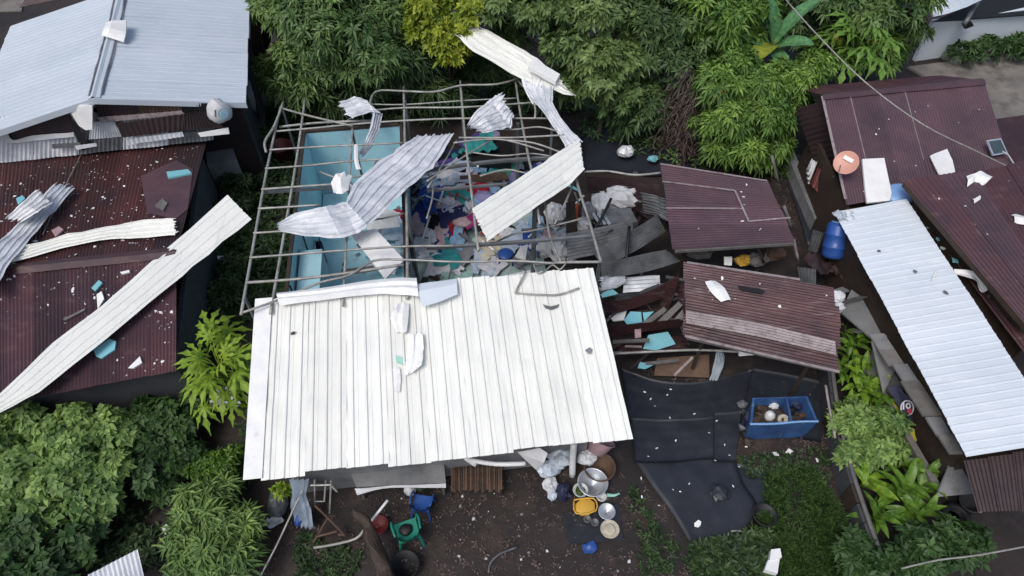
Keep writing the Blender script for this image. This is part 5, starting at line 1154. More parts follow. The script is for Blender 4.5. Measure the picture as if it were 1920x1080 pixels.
for i, (x, y, h, lx, ly, m) in enumerate([(1600, 560, 1.1, .5, .1, 'grey_wood'), (1622, 590, 1.0, .2, .6, 'cement'), (1640, 612, .9, .45, .12, 'grey_wood'), (1612, 520, 1.0, .15, .5, 'dark_wood'), (1660, 700, .7, .14, .5, 'grey_wood'), (1590, 540, .7, .4, .15, 'cement')]):
    c_ = at(x, y, h); u_ = Vector((lx, ly * .4, .15)); v_ = Vector((-ly * .4, ly, -.12))
    lb_ = ['short grey plank second from the far end beside the narrow house', 'wide cement board beside the narrow house below the white bags', 'short grey plank at the far end of the ledge', 'darkest board farthest along the side of the narrow house', 'long grey plank pushed behind the blue banner', 'small cement board nearest the white bags'][i]
    tag(obj('broken_board', prism([c_ - u_ - v_, c_ + u_ - v_, c_ + u_ * .8 + v_, c_ - u_ + v_ * .9], (0, 0, -.04)), m), lb_, 'board')
for x, y, r, lb in ((1716, 508, .1, 'dark leaf near the middle of the narrow pale roof'), (1774, 548, .09, 'dark leaf right of the middle of the narrow pale roof'), (1649, 470, .07, 'dark leaf near the far end of the narrow pale roof')):
    ragthing('dry_leaf', lb, 'leaf', EP.hit(x, y, .05), r * 1.6, 'dull_zinc', int(x))
tag(obj('white_ribbon', tube(smooth_path([EP.hit(1748, 525, .05), EP.hit(1752, 515, .05), EP.hit(1756, 508, .06), EP.hit(1750, 518, .06)], 3), .02, 5), 'white_plain'), 'curled white ribbon on the narrow pale roof', 'ribbon')
tub = thing('water_tub', 'large light blue round tub at the far end of the narrow pale roof', 'tub', at(1662, 385, 1.3))
obj('shell', lathe([(.3, 0), (.44, .62), (.47, .63), (.47, .6), (.445, .6), (.43, .6), (.29, .02), (.001, .02), (.001, .01)], at(1662, 392, 1.5), 24), 'light_blue_plastic', tub, True)
obj('lid', lathe([(.455, .615), (.45, .66), (.25, .72), (.001, .74)], at(1662, 392, 1.5), 24), 'light_blue_plastic', tub, True)
tag(obj('plastic_sheet', cloth('towel', (E0.x + .15, E0.y - .2, 2.0), .55, .3, lambda x, y: 0, 8.8, .12), 'plastic_clear'), 'clear plastic sheet bunched at the far corner of the narrow pale roof', 'plastic sheet')
# rusty porch roof at the near end, banners and alley at its side
roof_sheets(thing('porch_roof', 'rusty porch roof at the near end of the narrow house', 'porch', at(1880, 900, 0)), at(1806, 862, 1.75), at(1990, 840, 1.75), at(1990, 960, 1.45), at(1834, 962, 1.45), 4, 'rust_dark', 'wave', .05, .012, .03)
obj('post', tube([at(1838, 958, -.0), at(1838, 958, 1.4)], .04, 6), 'grey_wood', bpy.data.objects['porch_roof'])
pquad('ledge_plank', 'long grey plank edging the alley by the yellow banner', 'plank', [(1649, 730, .55), (1656, 726, .55), (1762, 905, .55), (1752, 912, .55)], 'grey_wood', .1, down=(0, 0, -.5))
pquad('alley_floor', 'dark tiled floor of the alley beside the narrow house', 'floor', [(1655, 700, .08), (1720, 690, .08), (1810, 880, .08), (1764, 905, .08)], 'dark_cement', .1)
pquad('grey_board', 'triangular grey board at the near corner of the alley', 'board', [(1782, 868, 1.0), (1795, 864, 1.0), (1832, 925, .7), (1755, 932, .6)], 'cement', .04)
pquad('grey_board', 'pale grey board leaning across the alley start', 'board', [(1634, 640, 1.4), (1662, 628, 1.5), (1680, 690, 1.0), (1656, 738, .7)], 'cement', .04)
pquad('dark_opening_board', 'black board standing in for a dark window opening of the narrow house', 'board', [(1640, 664, 1.1), (1654, 656, 1.2), (1668, 680, 1.0), (1657, 696, .9)], 'black', .04)  # no real opening: the dark inside is painted as a black board
bn = thing('printed_banner', 'dark blue banner with a white round emblem hanging in the alley', 'banner', at(1690, 760, .3))
bp = [at(1664, 726, .9), at(1680, 722, 1.0), at(1712, 752, .9), at(1732, 790, .7), at(1722, 806, .5), at(1700, 790, .5), at(1682, 756, .6)]
nb = (bp[2] - bp[0]).cross(bp[4] - bp[0]).normalized(); nb = nb if nb.z > 0 else -nb
obj('banner_cloth', prism(bp, -nb * .02), 'navy', bn)
BNP = Plane(bp[0], bp[2], bp[4])
def mark(c, pts, m, off, nm='emblem', par=bn, plane=BNP): return obj(nm, prism([plane.hit(c[0] + x, c[1] + y, off) for x, y in pts], -plane.n * .008), m, par)
mark((1701, 765), [(13 * math.cos(t) , 15 * math.sin(t)) for t in np.linspace(0, 6.28, 17)[:-1]], 'white_ink', .055)
mark((1701, 765), [(10.5 * math.cos(t) , 12.5 * math.sin(t)) for t in np.linspace(0, 6.28, 17)[:-1]], 'navy', .067)
mark((1694, 762), [(-1.5, -7), (1.5, -7), (1.5, 6), (-1.5, 6)], 'white_ink', .079, 'lettering')
mark((1703, 761), [(5 * math.cos(t), 6 * math.sin(t)) for t in np.linspace(0, 6.28, 13)[:-1]], 'white_ink', .079, 'lettering')
mark((1703, 761), [(2.2 * math.cos(t), 3 * math.sin(t)) for t in np.linspace(0, 6.28, 11)[:-1]], 'navy', .091, 'lettering')
mark((1706, 771), [(5 * math.cos(t), 5 * math.sin(t)) for t in np.linspace(0, 6.28, 11)[:-1]], 'red_ink', .103)
yq = [at(1668, 752, .55), at(1680, 758, .55), at(1706, 800, .5), at(1727, 812, .5), at(1715, 832, .35), at(1700, 822, .3), at(1686, 790, .3)]
tag(obj('yellow_banner', prism(yq, (0, 0, -.03)), 'yellow_cloth'), 'bright yellow cloth lying below the dark blue banner', 'cloth')
def tyre(label, c, r, m='black'):
    return tag(obj('tyre', lathe([(r * .55, .02), (r * .7, 0), (r, .04), (r * 1.02, .12), (r, .2), (r * .7, .22), (r * .55, .2), (r * .55, .02)], c, 22), m, smooth=True), label, 'tyre')
tyre('black tyre lying in the near end of the alley', at(1786, 972, .02), .28)
bucket('pot', 'dark round pot by the triangular grey board', 'pot', at(1810, 950, .02), .22, .25, 'dark_cement', handle=False)
rod('pale_wire', 'pale wire stretched over the bottom right bushes', 'wire', [(1690, 1066, 1.0), (1760, 1050, 1.1), (1840, 1040, 1.1), (1990, 1012, 1.1)], .018, 'pipe')
# low fence of the ginger strip
f0, f1, f2 = at(1533, 690, 0), at(1560, 870, 0), at(1640, 1120, 0)
fe = thing('board_fence', 'low weathered grey board fence between yard and ginger strip', 'fence', at(1570, 880, 0))
pth = smooth_path([f0, f1, f2], 8)
for i in range(16):
    a_, b_ = pth[i], pth[i + 1]; d_ = (b_ - a_); e_ = d_.normalized() * .012; hh = .62 + .08 * nz((i * 2.3, 1, 1))
    s_ = Vector((-d_.y, d_.x, 0)).normalized() * .03
    obj('board', prism([a_ + e_ - s_ + Vector((0, 0, hh)), b_ - e_ - s_ + Vector((0, 0, hh)), b_ - e_ + s_ + Vector((0, 0, hh)), a_ + e_ + s_ + Vector((0, 0, hh))], (0, 0, -hh)), 'dark_wood' if i % 5 == 0 else 'dark_cement', fe)
obj('top_rail', tube([p + Vector((.07, 0, .66)) for p in pth[::2]], .045, 6), 'grey_wood', fe)
rod('wooden_pole', 'pale stick standing along the ginger strip fence', 'pole', [(1548, 722, 1.0), (1556, 770, .8), (1566, 822, .6)], .03, 'worn_edge')
# top right corner
bw = thing('boundary_wall', 'white rendered boundary wall at the edge of the concrete yard', 'wall', at(1820, 110, 0))
w0, w1 = at(1715, 114, 0), at(2120, 58, 0)
wd = (w1 - w0).normalized(); wn = Vector((-wd.y, wd.x, 0))
obj('wall_body', prism([w0 + Vector((0, 0, 1.55)), w1 + Vector((0, 0, 1.55)), w1 + wn * .15 + Vector((0, 0, 1.55)), w0 + wn * .15 + Vector((0, 0, 1.55))], (0, 0, -1.6)), 'pale_roof', bw)
pquad('bag', 'dark bag hanging over the top of the boundary wall', 'bag', [(1806, 42, 1.65), (1818, 38, 1.65), (1822, 46, 1.4), (1806, 52, 1.35)], 'black', .1)
pxsheet('roof_sheet', 'grey corrugated roof sheet beyond the boundary wall', 'roof sheet', [((1738, 2, 2.4), (1750, 32, 2.3)), ((1785, -8, 2.5), (1800, 18, 2.4)), ((1830, -30, 2.5), (1845, -2, 2.5))], 'grey_roof', wave(1, .15, .02), None, .03)
pquad('dark_roof', 'black collapsed roof beyond the boundary wall', 'roof', [(1750, 40, 1.6), (1840, 0, 1.8), (1960, -30, 1.8), (2080, -10, 1.5), (2060, 18, 1.4)], 'black', .1)
rod('grey_post', 'grey post leaning on the boundary wall', 'post', [(1808, 46, 1.7), (1840, -8, 2.2)], .09, 'dull_zinc', 5)

# ================================================================== front yard
def px_pile(names):
    for nm, cat, lb, x, y, h, rx, ry, rz, m, sd in names:
        tag(obj(nm, lump(at(x, y, h), rx, ry, rz, sd, .4, 14, 2.8), m), lb, cat)
px_pile([('plastic_bag', 'bag', 'clear plastic bag nearest the tall pale pipe', 1050, 862, .25, .26, .24, .26, 'plastic_clear', 81), ('plastic_bag', 'bag', 'bluish plastic bag left in the pile under the eave', 1028, 882, .1, .24, .2, .2, 'plastic_clear', 82),
         ('plastic_bag', 'bag', 'white plastic bag by the big basin', 1100, 862, .3, .2, .15, .18, 'sack_white', 83), ('plastic_bag', 'bag', 'white bag at the foot of the eave pile', 1032, 912, .02, .16, .14, .16, 'sack_white', 84),
         ('navy_bag', 'bag', 'dark navy bag beside the bowl of greens', 1056, 926, .0, .14, .2, .18, 'navy', 85), ('plastic_bag', 'bag', 'small clear bag lowest below the eave pile', 1036, 930, 0, .1, .1, .1, 'plastic_clear', 86)])
pquad('white_board', 'white triangular board leaning under the eave', 'board', [(970, 848, 1.3), (1012, 840, 1.3), (1027, 850, 1.2), (1020, 868, .9), (1004, 880, .5)], 'white_plain', .05)
rod('plastic_pipe', 'tall pale pipe standing in the pile of bags', 'pipe', [(1073, 892, .2), (1074, 860, .7), (1076, 832, 1.2)], .07, 'ceramic', 10)
rod('plastic_pipe', 'white pipe lying under the front eave', 'pipe', [(878, 862, .9), (930, 870, .85), (985, 869, .85)], .05, 'white_plain', 8)
rod('plastic_pipe', 'short white pipe crossing the lying one', 'pipe', [(872, 858, .95), (892, 872, .8)], .05, 'white_plain', 8)
def basin(name, label, x, y, h, r, d, m, cat='basin', tilt=None, food=None, n=26):
    c = at(x, y, h); t = thing(name, label, cat, c)
    obj('shell', lathe([(r * .62, 0), (r * .95, d * .9), (r, d), (r * 1.07, d), (r * 1.07, d - .012), (r * 1.0, d - .014), (r * .93, d * .86), (r * .58, .018), (.001, .018), (.001, .012)], c, n, tilt), m, t, True)
    if food: obj('contents', lump(c + Vector((0, 0, d * .25)), r * .7, r * .7, d * .45, int(x), .2, 14, 4), food, t, True)
    return t
mt = [leafmat('greens', (.04, .09, .012), (.13, .2, .03))]
basin('wash_basin', 'biggest silver basin below the roof corner', 1110, 912, .05, .31, .22, 'alu')
basin('dark_tub', 'dark tub behind the biggest silver basin', 1122, 886, .02, .33, .3, 'tan_wood', 'tub')
basin('pink_basin', 'pale pink tub leaning under the roof corner', 1117, 848, .5, .30, .32, 'pink_plastic', 'basin', Matrix.Rotation(-.7, 3, 'X') @ Matrix.Rotation(.4, 3, 'Y'))
basin('food_bowl', 'round bowl holding greens by the navy bag', 1088, 922, .05, .155, .1, 'ceramic', 'bowl', None, 'greens')
basin('metal_bowl', 'silver basin in the middle of the kitchen things', 1137, 962, .02, .17, .1, 'alu', 'bowl')
basin('food_basin', 'cream coloured basin lowest of the kitchen things', 1143, 994, .02, .185, .07, 'cream_rice', 'basin', None, 'cream_rice')
bucket('small_cup', 'small pale cup above the middle silver basin', 'cup', at(1127, 934, .02), .1, .1, 'ceramic', handle=False)
yc = thing('plastic_crate', 'yellow square plastic tub among the kitchen things', 'tub', at(1096, 955, .0))
def boxtub(q, dz, m, par, wall_=.08, nm='shell', bottom_scale=.85):
    """open box: q = four rim points, dz deep"""
    c = sum(q, Vector()) / 4; ri = [c + (p - c) * (1 - wall_) for p in q]; bo = [c + (p - c) * bottom_scale + Vector((0, 0, -dz)) for p in q]; bi = [c + (p - c) * bottom_scale * (1 - wall_) + Vector((0, 0, -dz * .93)) for p in q]
    V = list(q) + ri + bi + bo; F = []
    for k in range(4):
        j = (k + 1) % 4; F += [[k, j, 4 + j, 4 + k], [4 + k, 4 + j, 8 + j, 8 + k], [j, k, 12 + k, 12 + j]]
    F += [[8, 9, 10, 11], [15, 14, 13, 12]]
    return obj(nm, (V, F), m, par)
yq = [at(1076, 938, .2), at(1113, 935, .2), at(1117, 958, .2), at(1080, 963, .2)]
obj('tub_body', lathe([(.15, 0), (.19, .16), (.2, .2), (.17, .215), (.001, .215)], at(1096, 957, 0), 8, Matrix.Rotation(.39, 3, 'Z'), (1.15, .95)), 'yellow', yc, True)
obj('tub_rim', tube(smooth_path([p + Vector((0, 0, .015)) for p in yq + yq[:1]], 3), .018, 6), 'yellow', yc, True)
pquad('dark_mat', 'dark mat under the kitchen things', 'mat', [(1058, 962, .018), (1160, 945, .018), (1168, 1012, .018), (1066, 1022, .018)], 'black_tarp', .012)
for (x, y, r, lb) in ((1101, 976, .07, 'grey cup left of the cream basin'), (1115, 982, .07, 'grey cup right beside the cream basin')):
    bucket('small_cup', lb, 'cup', at(x, y, .02), r, .1, 'dull_zinc', handle=False)
tag(obj('bottle', tube([at(1138, 928, .1), at(1152, 929, .12), at(1162, 925, .15)], .045, 8, .02), 'mint', smooth=True), 'small pale green bottle beside the pale cup', 'bottle')
tag(obj('blue_rag', cloth('towel', (at(1104, 1030, 0).x, at(1104, 1030, 0).y, .02), .34, .4, lambda x, y: 0, 4.4, .1), 'blue_plastic', smooth=True), 'bright blue rag below the dark mat', 'rag')
# chairs
def plastic_chair(name, label, c, az, m, scale=1., tilt=None, cushion=None):
    t = thing(name, label, 'chair', c)
    mr = Matrix.Rotation(az, 3, 'Z'); mr = mr @ tilt if tilt else mr
    def W(p): return mr @ (Vector(p) * scale) + Vector(c)
    def S(vf): return [W(p) for p in vf[0]], vf[1]
    g = []
    V, F = [], []
    for i in range(7):
        for j in range(7):
            x, y = -.23 + .46 * i / 6, -.22 + .44 * j / 6; V.append((x, y, .42 - .03 * math.cos(x * 6) * math.cos(y * 5)))
    for i in range(6):
        for j in range(6): F.append([i * 7 + j, i * 7 + j + 7, i * 7 + j + 8, i * 7 + j + 1])
    n = len(V); V += [(a, b, z - .025) for a, b, z in V]; F += [[x + n for x in f[::-1]] for f in F]
    obj('seat', S((V, F)), m, t, True)
    V, F = [], []
    for i in range(9):
        for j in range(6):
            a = -1.25 + 2.5 * i / 8; r = .26 + .02 * j / 5
            V.append((r * math.sin(a), .02 + r * math.cos(a) * .95 + .02 * j, .42 + .42 * j / 5 * (1 - .28 * (abs(a) / 1.25) ** 2)))
    for i in range(8):
        for j in range(5):
            if j in (1, 2, 3) and i in (1, 3, 4, 6): continue
            F.append([i * 6 + j, i * 6 + j + 6, i * 6 + j + 7, i * 6 + j + 1])
    n = len(V); V += [(a * .93, b - .02, z) for a, b, z in V]; F += [[x + n for x in f[::-1]] for f in F]
    obj('backrest', S((V, F)), m, t, True)
    for s in (-1, 1):
        obj('armrest', S(tube(smooth_path([(s * .27, .14, .63), (s * .29, -.05, .64), (s * .28, -.2, .6), (s * .25, -.24, .42)], 3), .028, 6)), m, t, True)
        obj('leg', S(tube([(s * .22, -.2, .41), (s * .27, -.26, 0)], .03, 5)), m, t)
        obj('leg', S(tube([(s * .21, .2, .41), (s * .26, .29, 0)], .03, 5)), m, t)
    if cushion: obj('cushion', S(lump((.03, -.02, .40), .15, .13, .06, 5, .2)), cushion, t, True)
    return t
plastic_chair('plastic_chair', 'green plastic armchair with a dark bag on its seat', at(768, 1008, 0), R(200), 'green_plastic', .95, None, 'black')
plastic_chair('plastic_chair', 'blue plastic chair with its back to the yard before the eave', at(794, 955, 0), R(172), 'blue_plastic', .78)
basin('red_basin', 'dim red basin beside the white slanted pipe', 712, 988, 0, .19, .14, 'red_plastic')
rod('plastic_pipe', 'short white pipe slanting at the red basin', 'pipe', [(691, 983, .5), (727, 938, .75)], .028, 'white_plain', 8)
rod('bent_pipe', 'pale pipe bent at its end on the dark ground', 'pipe', [(588, 1027, .15), (625, 1021, .15), (667, 1010, .15), (682, 994, .3)], .03, 'pipe', 6)
for nm, lb, segs, m, r in [('metal_rack', 'rusty pipe rack standing under the left eave', [[(582, 910, .9), (620, 909, .9)], [(590, 940, .5), (608, 940, .5), (611, 900, .9)], [(590, 900, 1.0), (590, 944, .4)], [(621, 900, 1.0), (618, 962, .2)], [(619, 908, .9), (632, 922, .7)]], 'pipe', .02),
                       ('wooden_trestle', 'broken brown wooden trestle on the dark ground', [[(590, 947, .55), (616, 972, .4), (645, 1002, .2)], [(614, 972, .4), (587, 1018, .08)], [(594, 1006, .25), (632, 996, .3)], [(634, 1002, .22), (646, 1003, .2)]], 'tan_wood', .025)]:
    t = thing(nm, lb, nm.split('_')[1], at(*segs[0][0][:2], 0))
    for s_ in segs: obj('bar', tube([at(*p) for p in s_], r, 6), m, t)
rod('guy_pole', 'long thin pale pole slanting to the bottom edge', 'pole', [(577, 898, 1.0), (548, 960, .8), (515, 1030, .6), (480, 1095, .4)], .02, 'pipe')
tag(obj('plastic_sheet', sheet([(at(541, 898, 1.1), at(580, 898, 1.1)), (at(548, 925, .9), at(574, 925, .9)), (at(545, 950, .7), at(580, 950, .7)), (at(556, 985, .2), at(590, 990, .2))], wave(1, .25, .06), 5, .08, .01, ds=5), 'plastic_clear'), 'crumpled clear plastic sheet hanging under the left eave', 'plastic sheet')
tag(obj('plastic_bottle', lump(at(562, 972, .25), .09, .2, .12, 90, .15), 'blue_plastic', smooth=True), 'blue plastic can in the hanging clear plastic', 'can')
tag(obj('white_cloth', cloth('towel', (at(517, 982, .05).x, at(517, 982, .05).y, .1), .42, .8, lambda x, y: 0, 6.1, .15), 'sack_white'), 'small white cloth lying left of the hanging plastic', 'cloth')
tag(obj('grey_bag', lump(at(524, 948, .1), .2, .3, .2, 92, .35), 'dull_zinc'), 'dark grey bag behind the small white cloth', 'bag')
tb = thing('plank_table', 'low grey table top under the front eave', 'table', at(745, 895, 0))
tq = [at(655, 884, .6), at(832, 868, .6), at(836, 905, .6), at(668, 913, .6)]
obj('tabletop', prism(tq, (0, 0, -.05)), 'cement', tb)
for p in tq: c_ = sum(tq, Vector()) / 4; q = p.lerp(c_, .08); obj('leg', tube([Vector((q.x, q.y, 0)), q - Vector((0, 0, .04))], .03, 5), 'grey_wood', tb)
tag(obj('table_cloth', sheet([(tq[3] + Vector((-.02, -.03, .01)), tq[3] + Vector((.0, -.1, -.18))), (tq[3].lerp(tq[2], .3) + Vector((0, -.03, .02)), tq[3].lerp(tq[2], .3) + Vector((0, -.05, -.04))), (tq[2] + Vector((0, -.03, .02)), tq[2] + Vector((0, -.08, -.08)))], wave(1, .4, .02), 6, .03), 'sack_white'), 'pale plastic edge hanging off the low grey table', 'cloth')
tag(obj('white_bag', lump(at(770, 918, .2), .14, .16, .16, 95, .35), 'sack_white'), 'white bag beside the blue chair', 'bag')
tag(obj('vegetable_bag', lump(at(790, 915, .38), .1, .1, .08, 96, .35), 'leaf_weed', tint=None), 'green vegetables on the blue chair', 'vegetables')
bmat = thing('bamboo_bench', 'low slatted bamboo bench under the front eave', 'bench', at(893, 905, 0))
for i in range(22):
    x0 = 846 + i * 4.4
    obj('slat', prism([at(x0, 868, .4), at(x0 + 2.8, 868, .4), at(x0 + 3.4, 920 + 3 * math.sin(i * 2), .4), at(x0 - .5, 921 + 3 * math.sin(i * 2), .4)], (0, 0, -.03)), 'tan_wood' if i % 5 not in (2, 4) else 'dark_wood', bmat)
for y in (874, 914): obj('cross_bar', beam(at(843, y, .34), at(944, y, .34), .05, .05), 'dark_wood', bmat)
for x, y in ((848, 874), (938, 874), (846, 914), (940, 914)): obj('leg', tube([at(x, y, .33) * 1, Vector((at(x, y, .33).x, at(x, y, .33).y, 0))], .03, 5), 'dark_wood', bmat)
# blackened trunk, pot
bt = thing('burnt_log', 'blackened tapering log leaning over the yard', 'log', at(735, 1100, 0))
tv, tf = tube(smooth_path([at(735, 1180, .1), at(722, 1085, .5), at(704, 1030, .7), at(684, 985, .9), at(664, 958, 1.0)], 7), .24, 14, .05)
tv = [v + Vector((.09 * nz(v, 4, 1), .09 * nz(v, 4, 2), .09 * nz(v, 4, 3))) for v in tv]
obj('trunk', (tv, tf), 'dark_wood', bt)
obj('branch', tube(smooth_path([at(676, 975, .92), at(662, 965, .95), at(656, 952, 1.0)], 3), .025, 5, .012), 'black', bt)
bucket('black_pot', 'black round pot at the bottom edge beside the trunk', 'pot', at(762, 1068, 0), .28, .3, 'black', handle=False)
rod('rubber_hose', 'pale curved hose piece on the brown soil', 'hose', [(916, 1074, .03), (920, 1055, .03), (938, 1038, .03), (970, 1026, .03)], .025, 'dull_zinc', 6)
gl = random.Random(5); lit = []
base_l = [obj('litter_crumb', rag((0, 0, 0), 1, 400 + k), ['cement', 'sack_white', 'tan_wood', 'dull_zinc', 'leaf_dead'][k], origin=(0, 0, 0), tint=None) for k in range(5)]
for i in range(70):
    x, y = gl.uniform(680, 1180), gl.uniform(925, 1075)
    if x > 1040 and y < 1025: x -= 200
    o = base_l[i % 5] if i < 5 else base_l[i % 5].copy()
    if i >= 5: COL.objects.link(o)
    s = gl.uniform(.03, .09); o.location = at(x, y, .015); o.scale = (s,) * 3; o.rotation_euler = (0, 0, gl.random() * 6.28)
    tag(o, 'small crumb of litter on the brown yard soil', 'litter', 'crumbs of litter on the yard soil')
# black ground sheets
for i, (rows, lb) in enumerate([
    ([((1165, 690, .06), (1178, 792, .07)), ((1230, 712, .07), (1240, 795, .06)), ((1310, 716, .06), (1312, 793, .07)), ((1412, 692, .07), (1388, 782, .06))], 'black ground sheet nearest the wrecked boards'),
    ([((1182, 784, .10), (1190, 868, .09)), ((1240, 786, .09), (1250, 868, .1)), ((1310, 784, .1), (1312, 862, .09)), ((1345, 778, .10), (1340, 860, .1))], 'black ground sheet in the middle of the yard'),
    ([((1338, 774, .12), (1338, 866, .13)), ((1366, 772, .13), (1366, 866, .12)), ((1390, 770, .12), (1378, 868, .14))], 'small black ground sheet beside the blue box'),
    ([((1188, 860, .06), (1376, 856, .06)), ((1222, 910, .07), (1395, 905, .07)), ((1262, 965, .06), (1420, 955, .08)), ((1300, 1028, .07), (1380, 1010, .06))], 'long black ground sheet running to the bottom'),
    ([((1376, 866, .05), (1378, 940, .05)), ((1420, 880, .05), (1410, 950, .05)), ((1468, 880, .05), (1425, 955, .05))], 'black ground sheet edge meeting the grass')]):
    pxsheet('ground_sheet', lb, 'ground sheet', rows, 'black_tarp', [(k / 14, .004 * math.sin(k * 1.9)) for k in range(15)], None, .03, k=6, ds=2.2, seed=i, smooth=True)
g2 = random.Random(15)
me0 = obj('white_crumb', rag((0, 0, 0), 1, 77), 'white_plain', origin=(0, 0, 0))
for i in range(26):
    o = me0 if i == 0 else me0.copy()
    if i: COL.objects.link(o)
    s = g2.uniform(.03, .07); o.location = at(g2.uniform(1200, 1400), g2.uniform(720, 960), .12); o.scale = (s,) * 3; o.rotation_euler = (0, 0, g2.random() * 6)
    tag(o, 'white crumb on the black ground sheets', 'crumb', 'white crumbs on the black ground sheets')
tag(obj('white_scrap', rag(at(1308, 982, .12), .18, 44), 'white_plain'), 'white folded scrap near the bottom of the black ground sheet', 'scrap')
tag(obj('clear_bag', lump(at(1350, 925, .05), .22, .2, .08, 45, .4), 'black_tarp'), 'shiny crumpled dark plastic on the long black sheet', 'plastic')
rod('rubber_hose', 'pale hose zigzagging at the end of the black sheets', 'hose', [(1305, 1028, .08), (1335, 1020, .08), (1340, 1008, .1), (1363, 1009, .1), (1368, 997, .12), (1390, 996, .1), (1402, 1004, .08)], .02, 'pipe')
bxt = thing('blue_box', 'large open blue box with a divider and white things inside', 'box', at(1470, 800, 0))
bq = [at(1411, 746, .8), at(1514, 743, .8), at(1534, 790, .8), at(1406, 795, .8)]
boxtub(bq, .78, 'blue_box', bxt, .08, 'box_shell', .9)
obj('box_filling', lump(sum(bq, Vector()) / 4 - Vector((.05, 0, .5)), .55, .26, .16, 61, .45, 18, 4), 'dark_wood', bxt)
ml, mr_ = bq[0].lerp(bq[1], .62), bq[3].lerp(bq[2], .62)
obj('divider', prism([ml + Vector((-.02, 0, -.02)), ml + Vector((.02, 0, -.02)), mr_ + Vector((.02, 0, -.02)), mr_ + Vector((-.02, 0, -.02))], (0, 0, -.6)), 'blue_box', bxt)
obj('rim_bar', tube(smooth_path([bq[3], bq[3].lerp(bq[2], .35) + Vector((0, -.03, .02)), bq[3].lerp(bq[2], .7) + Vector((0, 0, .02)), bq[2]], 3), .025, 6), 'light_blue_plastic', bxt)
tag(obj('white_jug', lump(at(1441, 784, .5), .12, .12, .16, 51, .2), 'ceramic', smooth=True), 'white jug inside the blue box', 'jug')
tag(obj('paper_roll', lathe([(.05, 0), (.12, 0), (.125, .16), (.12, .17), (.05, .17), (.05, 0)], at(1464, 786, .5), 18, Matrix.Rotation(.6, 3, 'X')), 'cream_rice', smooth=True), 'cream roll beside the white jug in the blue box', 'roll')
tag(obj('blue_sheet', cloth('towel', (at(1402, 800, 0).x, at(1402, 800, 0).y, .1), .6, 1.2, lambda x, y: 0, 2.9, .3), 'navy', smooth=True), 'dark blue plastic sheet slumped at the left of the blue box', 'plastic sheet')
for x, y, lb in ((1455, 850, 'white shell like scrap in front of the blue box'), (1480, 846, 'white curled scrap in front of the blue box'), (1533, 863, 'white scrap at the foot of the board fence')): ragthing('white_scrap', lb, 'scrap', at(x, y, .06), .16, 'white_plain', x)
for i, (pts, lb) in enumerate([([(1446, 1030, .5), (1463, 1028, .5), (1466, 1045, .5), (1443, 1050, .5)], 'upper of two white foam blocks in the grass'), ([(1440, 1050, .45), (1462, 1047, .45), (1458, 1075, .45), (1434, 1068, .45)], 'lower of two white foam blocks in the grass')]): pquad('foam_block', lb, 'foam block', pts, 'white_plain', .15)
bucket('round_pot', 'dark round pot at the edge of the grass', 'pot', at(1427, 975, 0), .24, .3, 'black', handle=False)

# more rubbish in the blue box and round it
for i, (x, y, h, r_, m, lb) in enumerate([(1428, 768, .45, .12, 'dark_wood', 'dark rag in the far corner of the blue box'), (1450, 763, .5, .10, 'sack_white', 'small white bag by the divider of the blue box'), (1480, 772, .45, .12, 'black', 'black bag behind the cream roll in the blue box'), (1497, 763, .45, .13, 'navy', 'navy rag right of the divider of the blue box'), (1505, 780, .45, .09, 'tan_wood', 'brown scrap in the near right corner of the blue box')]):
    tag(obj('rubbish', lump(at(x, y, h), r_, r_ * .8, r_ * .7, 200 + i, .5, 10, 3), m), lb, 'rubbish')
for i in range(6): tag(obj('rubbish', lump(at(1392 + 5 * (i % 3), 760 + 14 * i, .05), .12, .1, .08, 230 + i, .5, 9, 3), ['dull_zinc', 'black', 'dark_wood'][i % 3]), 'dark muddy rubbish along the left of the blue box', 'rubbish', 'rubbish left of the blue box')
# ================================================================== vegetation
GT = 'trees behind the damaged house'
tree('mango_tree', 'large dark green mango tree left behind the bare frame', 'tree', [pl(600, 60, 3.2, 80), pl(690, 90, 3.0, 65, tone=.4), pl(560, 120, 2.4, 55, tone=.65), pl(650, 10, 3.4, 90), pl(545, 30, 3, 55, tone=.6), pl(730, 40, 3.2, 50, tone=.5), pl(640, 130, 2.2, 50, tone=.5), pl(600, 0, 3.6, 60, tone=.7)], 'leaf_mango', 2900, 9, .26, .075, (40, 90), .4, 11, .14, GT, 8)
tree('mango_tree', 'low bright green bush before the mango tree', 'bush', [pl(570, 165, 1.6, 55, tone=.75), pl(525, 150, 1.3, 40, tone=.6)], 'leaf_mango', 330, 9, .34, .07, (40, 90), .35, 12, .06, GT, 6)
tree('bushy_tree', 'shaded dark tree between the mango tree and frame', 'tree', [pl(770, 130, 1.8, 70, tone=.3), pl(690, 175, 1.0, 50, tone=.4), pl(830, 180, 1.0, 55, tone=.25), pl(620, 195, .9, 40, tone=.5)], 'leaf_dark', 700, 9, .38, .06, (40, 85), .4, 13, .08, GT, 6)
tree('yellow_green_tree', 'yellow green tree with rounded leaf clumps beside the thrown sheet', 'tree', [pl(800, 30, 3.6, 50, tone=.7), pl(860, 15, 3.7, 55, tone=.6), pl(830, 80, 3.1, 40, tone=.75), pl(865, 70, 3.2, 35, tone=.8), pl(790, 65, 3.1, 26, tone=.6), pl(845, 110, 2.8, 24, tone=.9)], 'leaf_lime', 800, 9, .24, .11, (30, 75), .3, 14, .09, GT, 7)
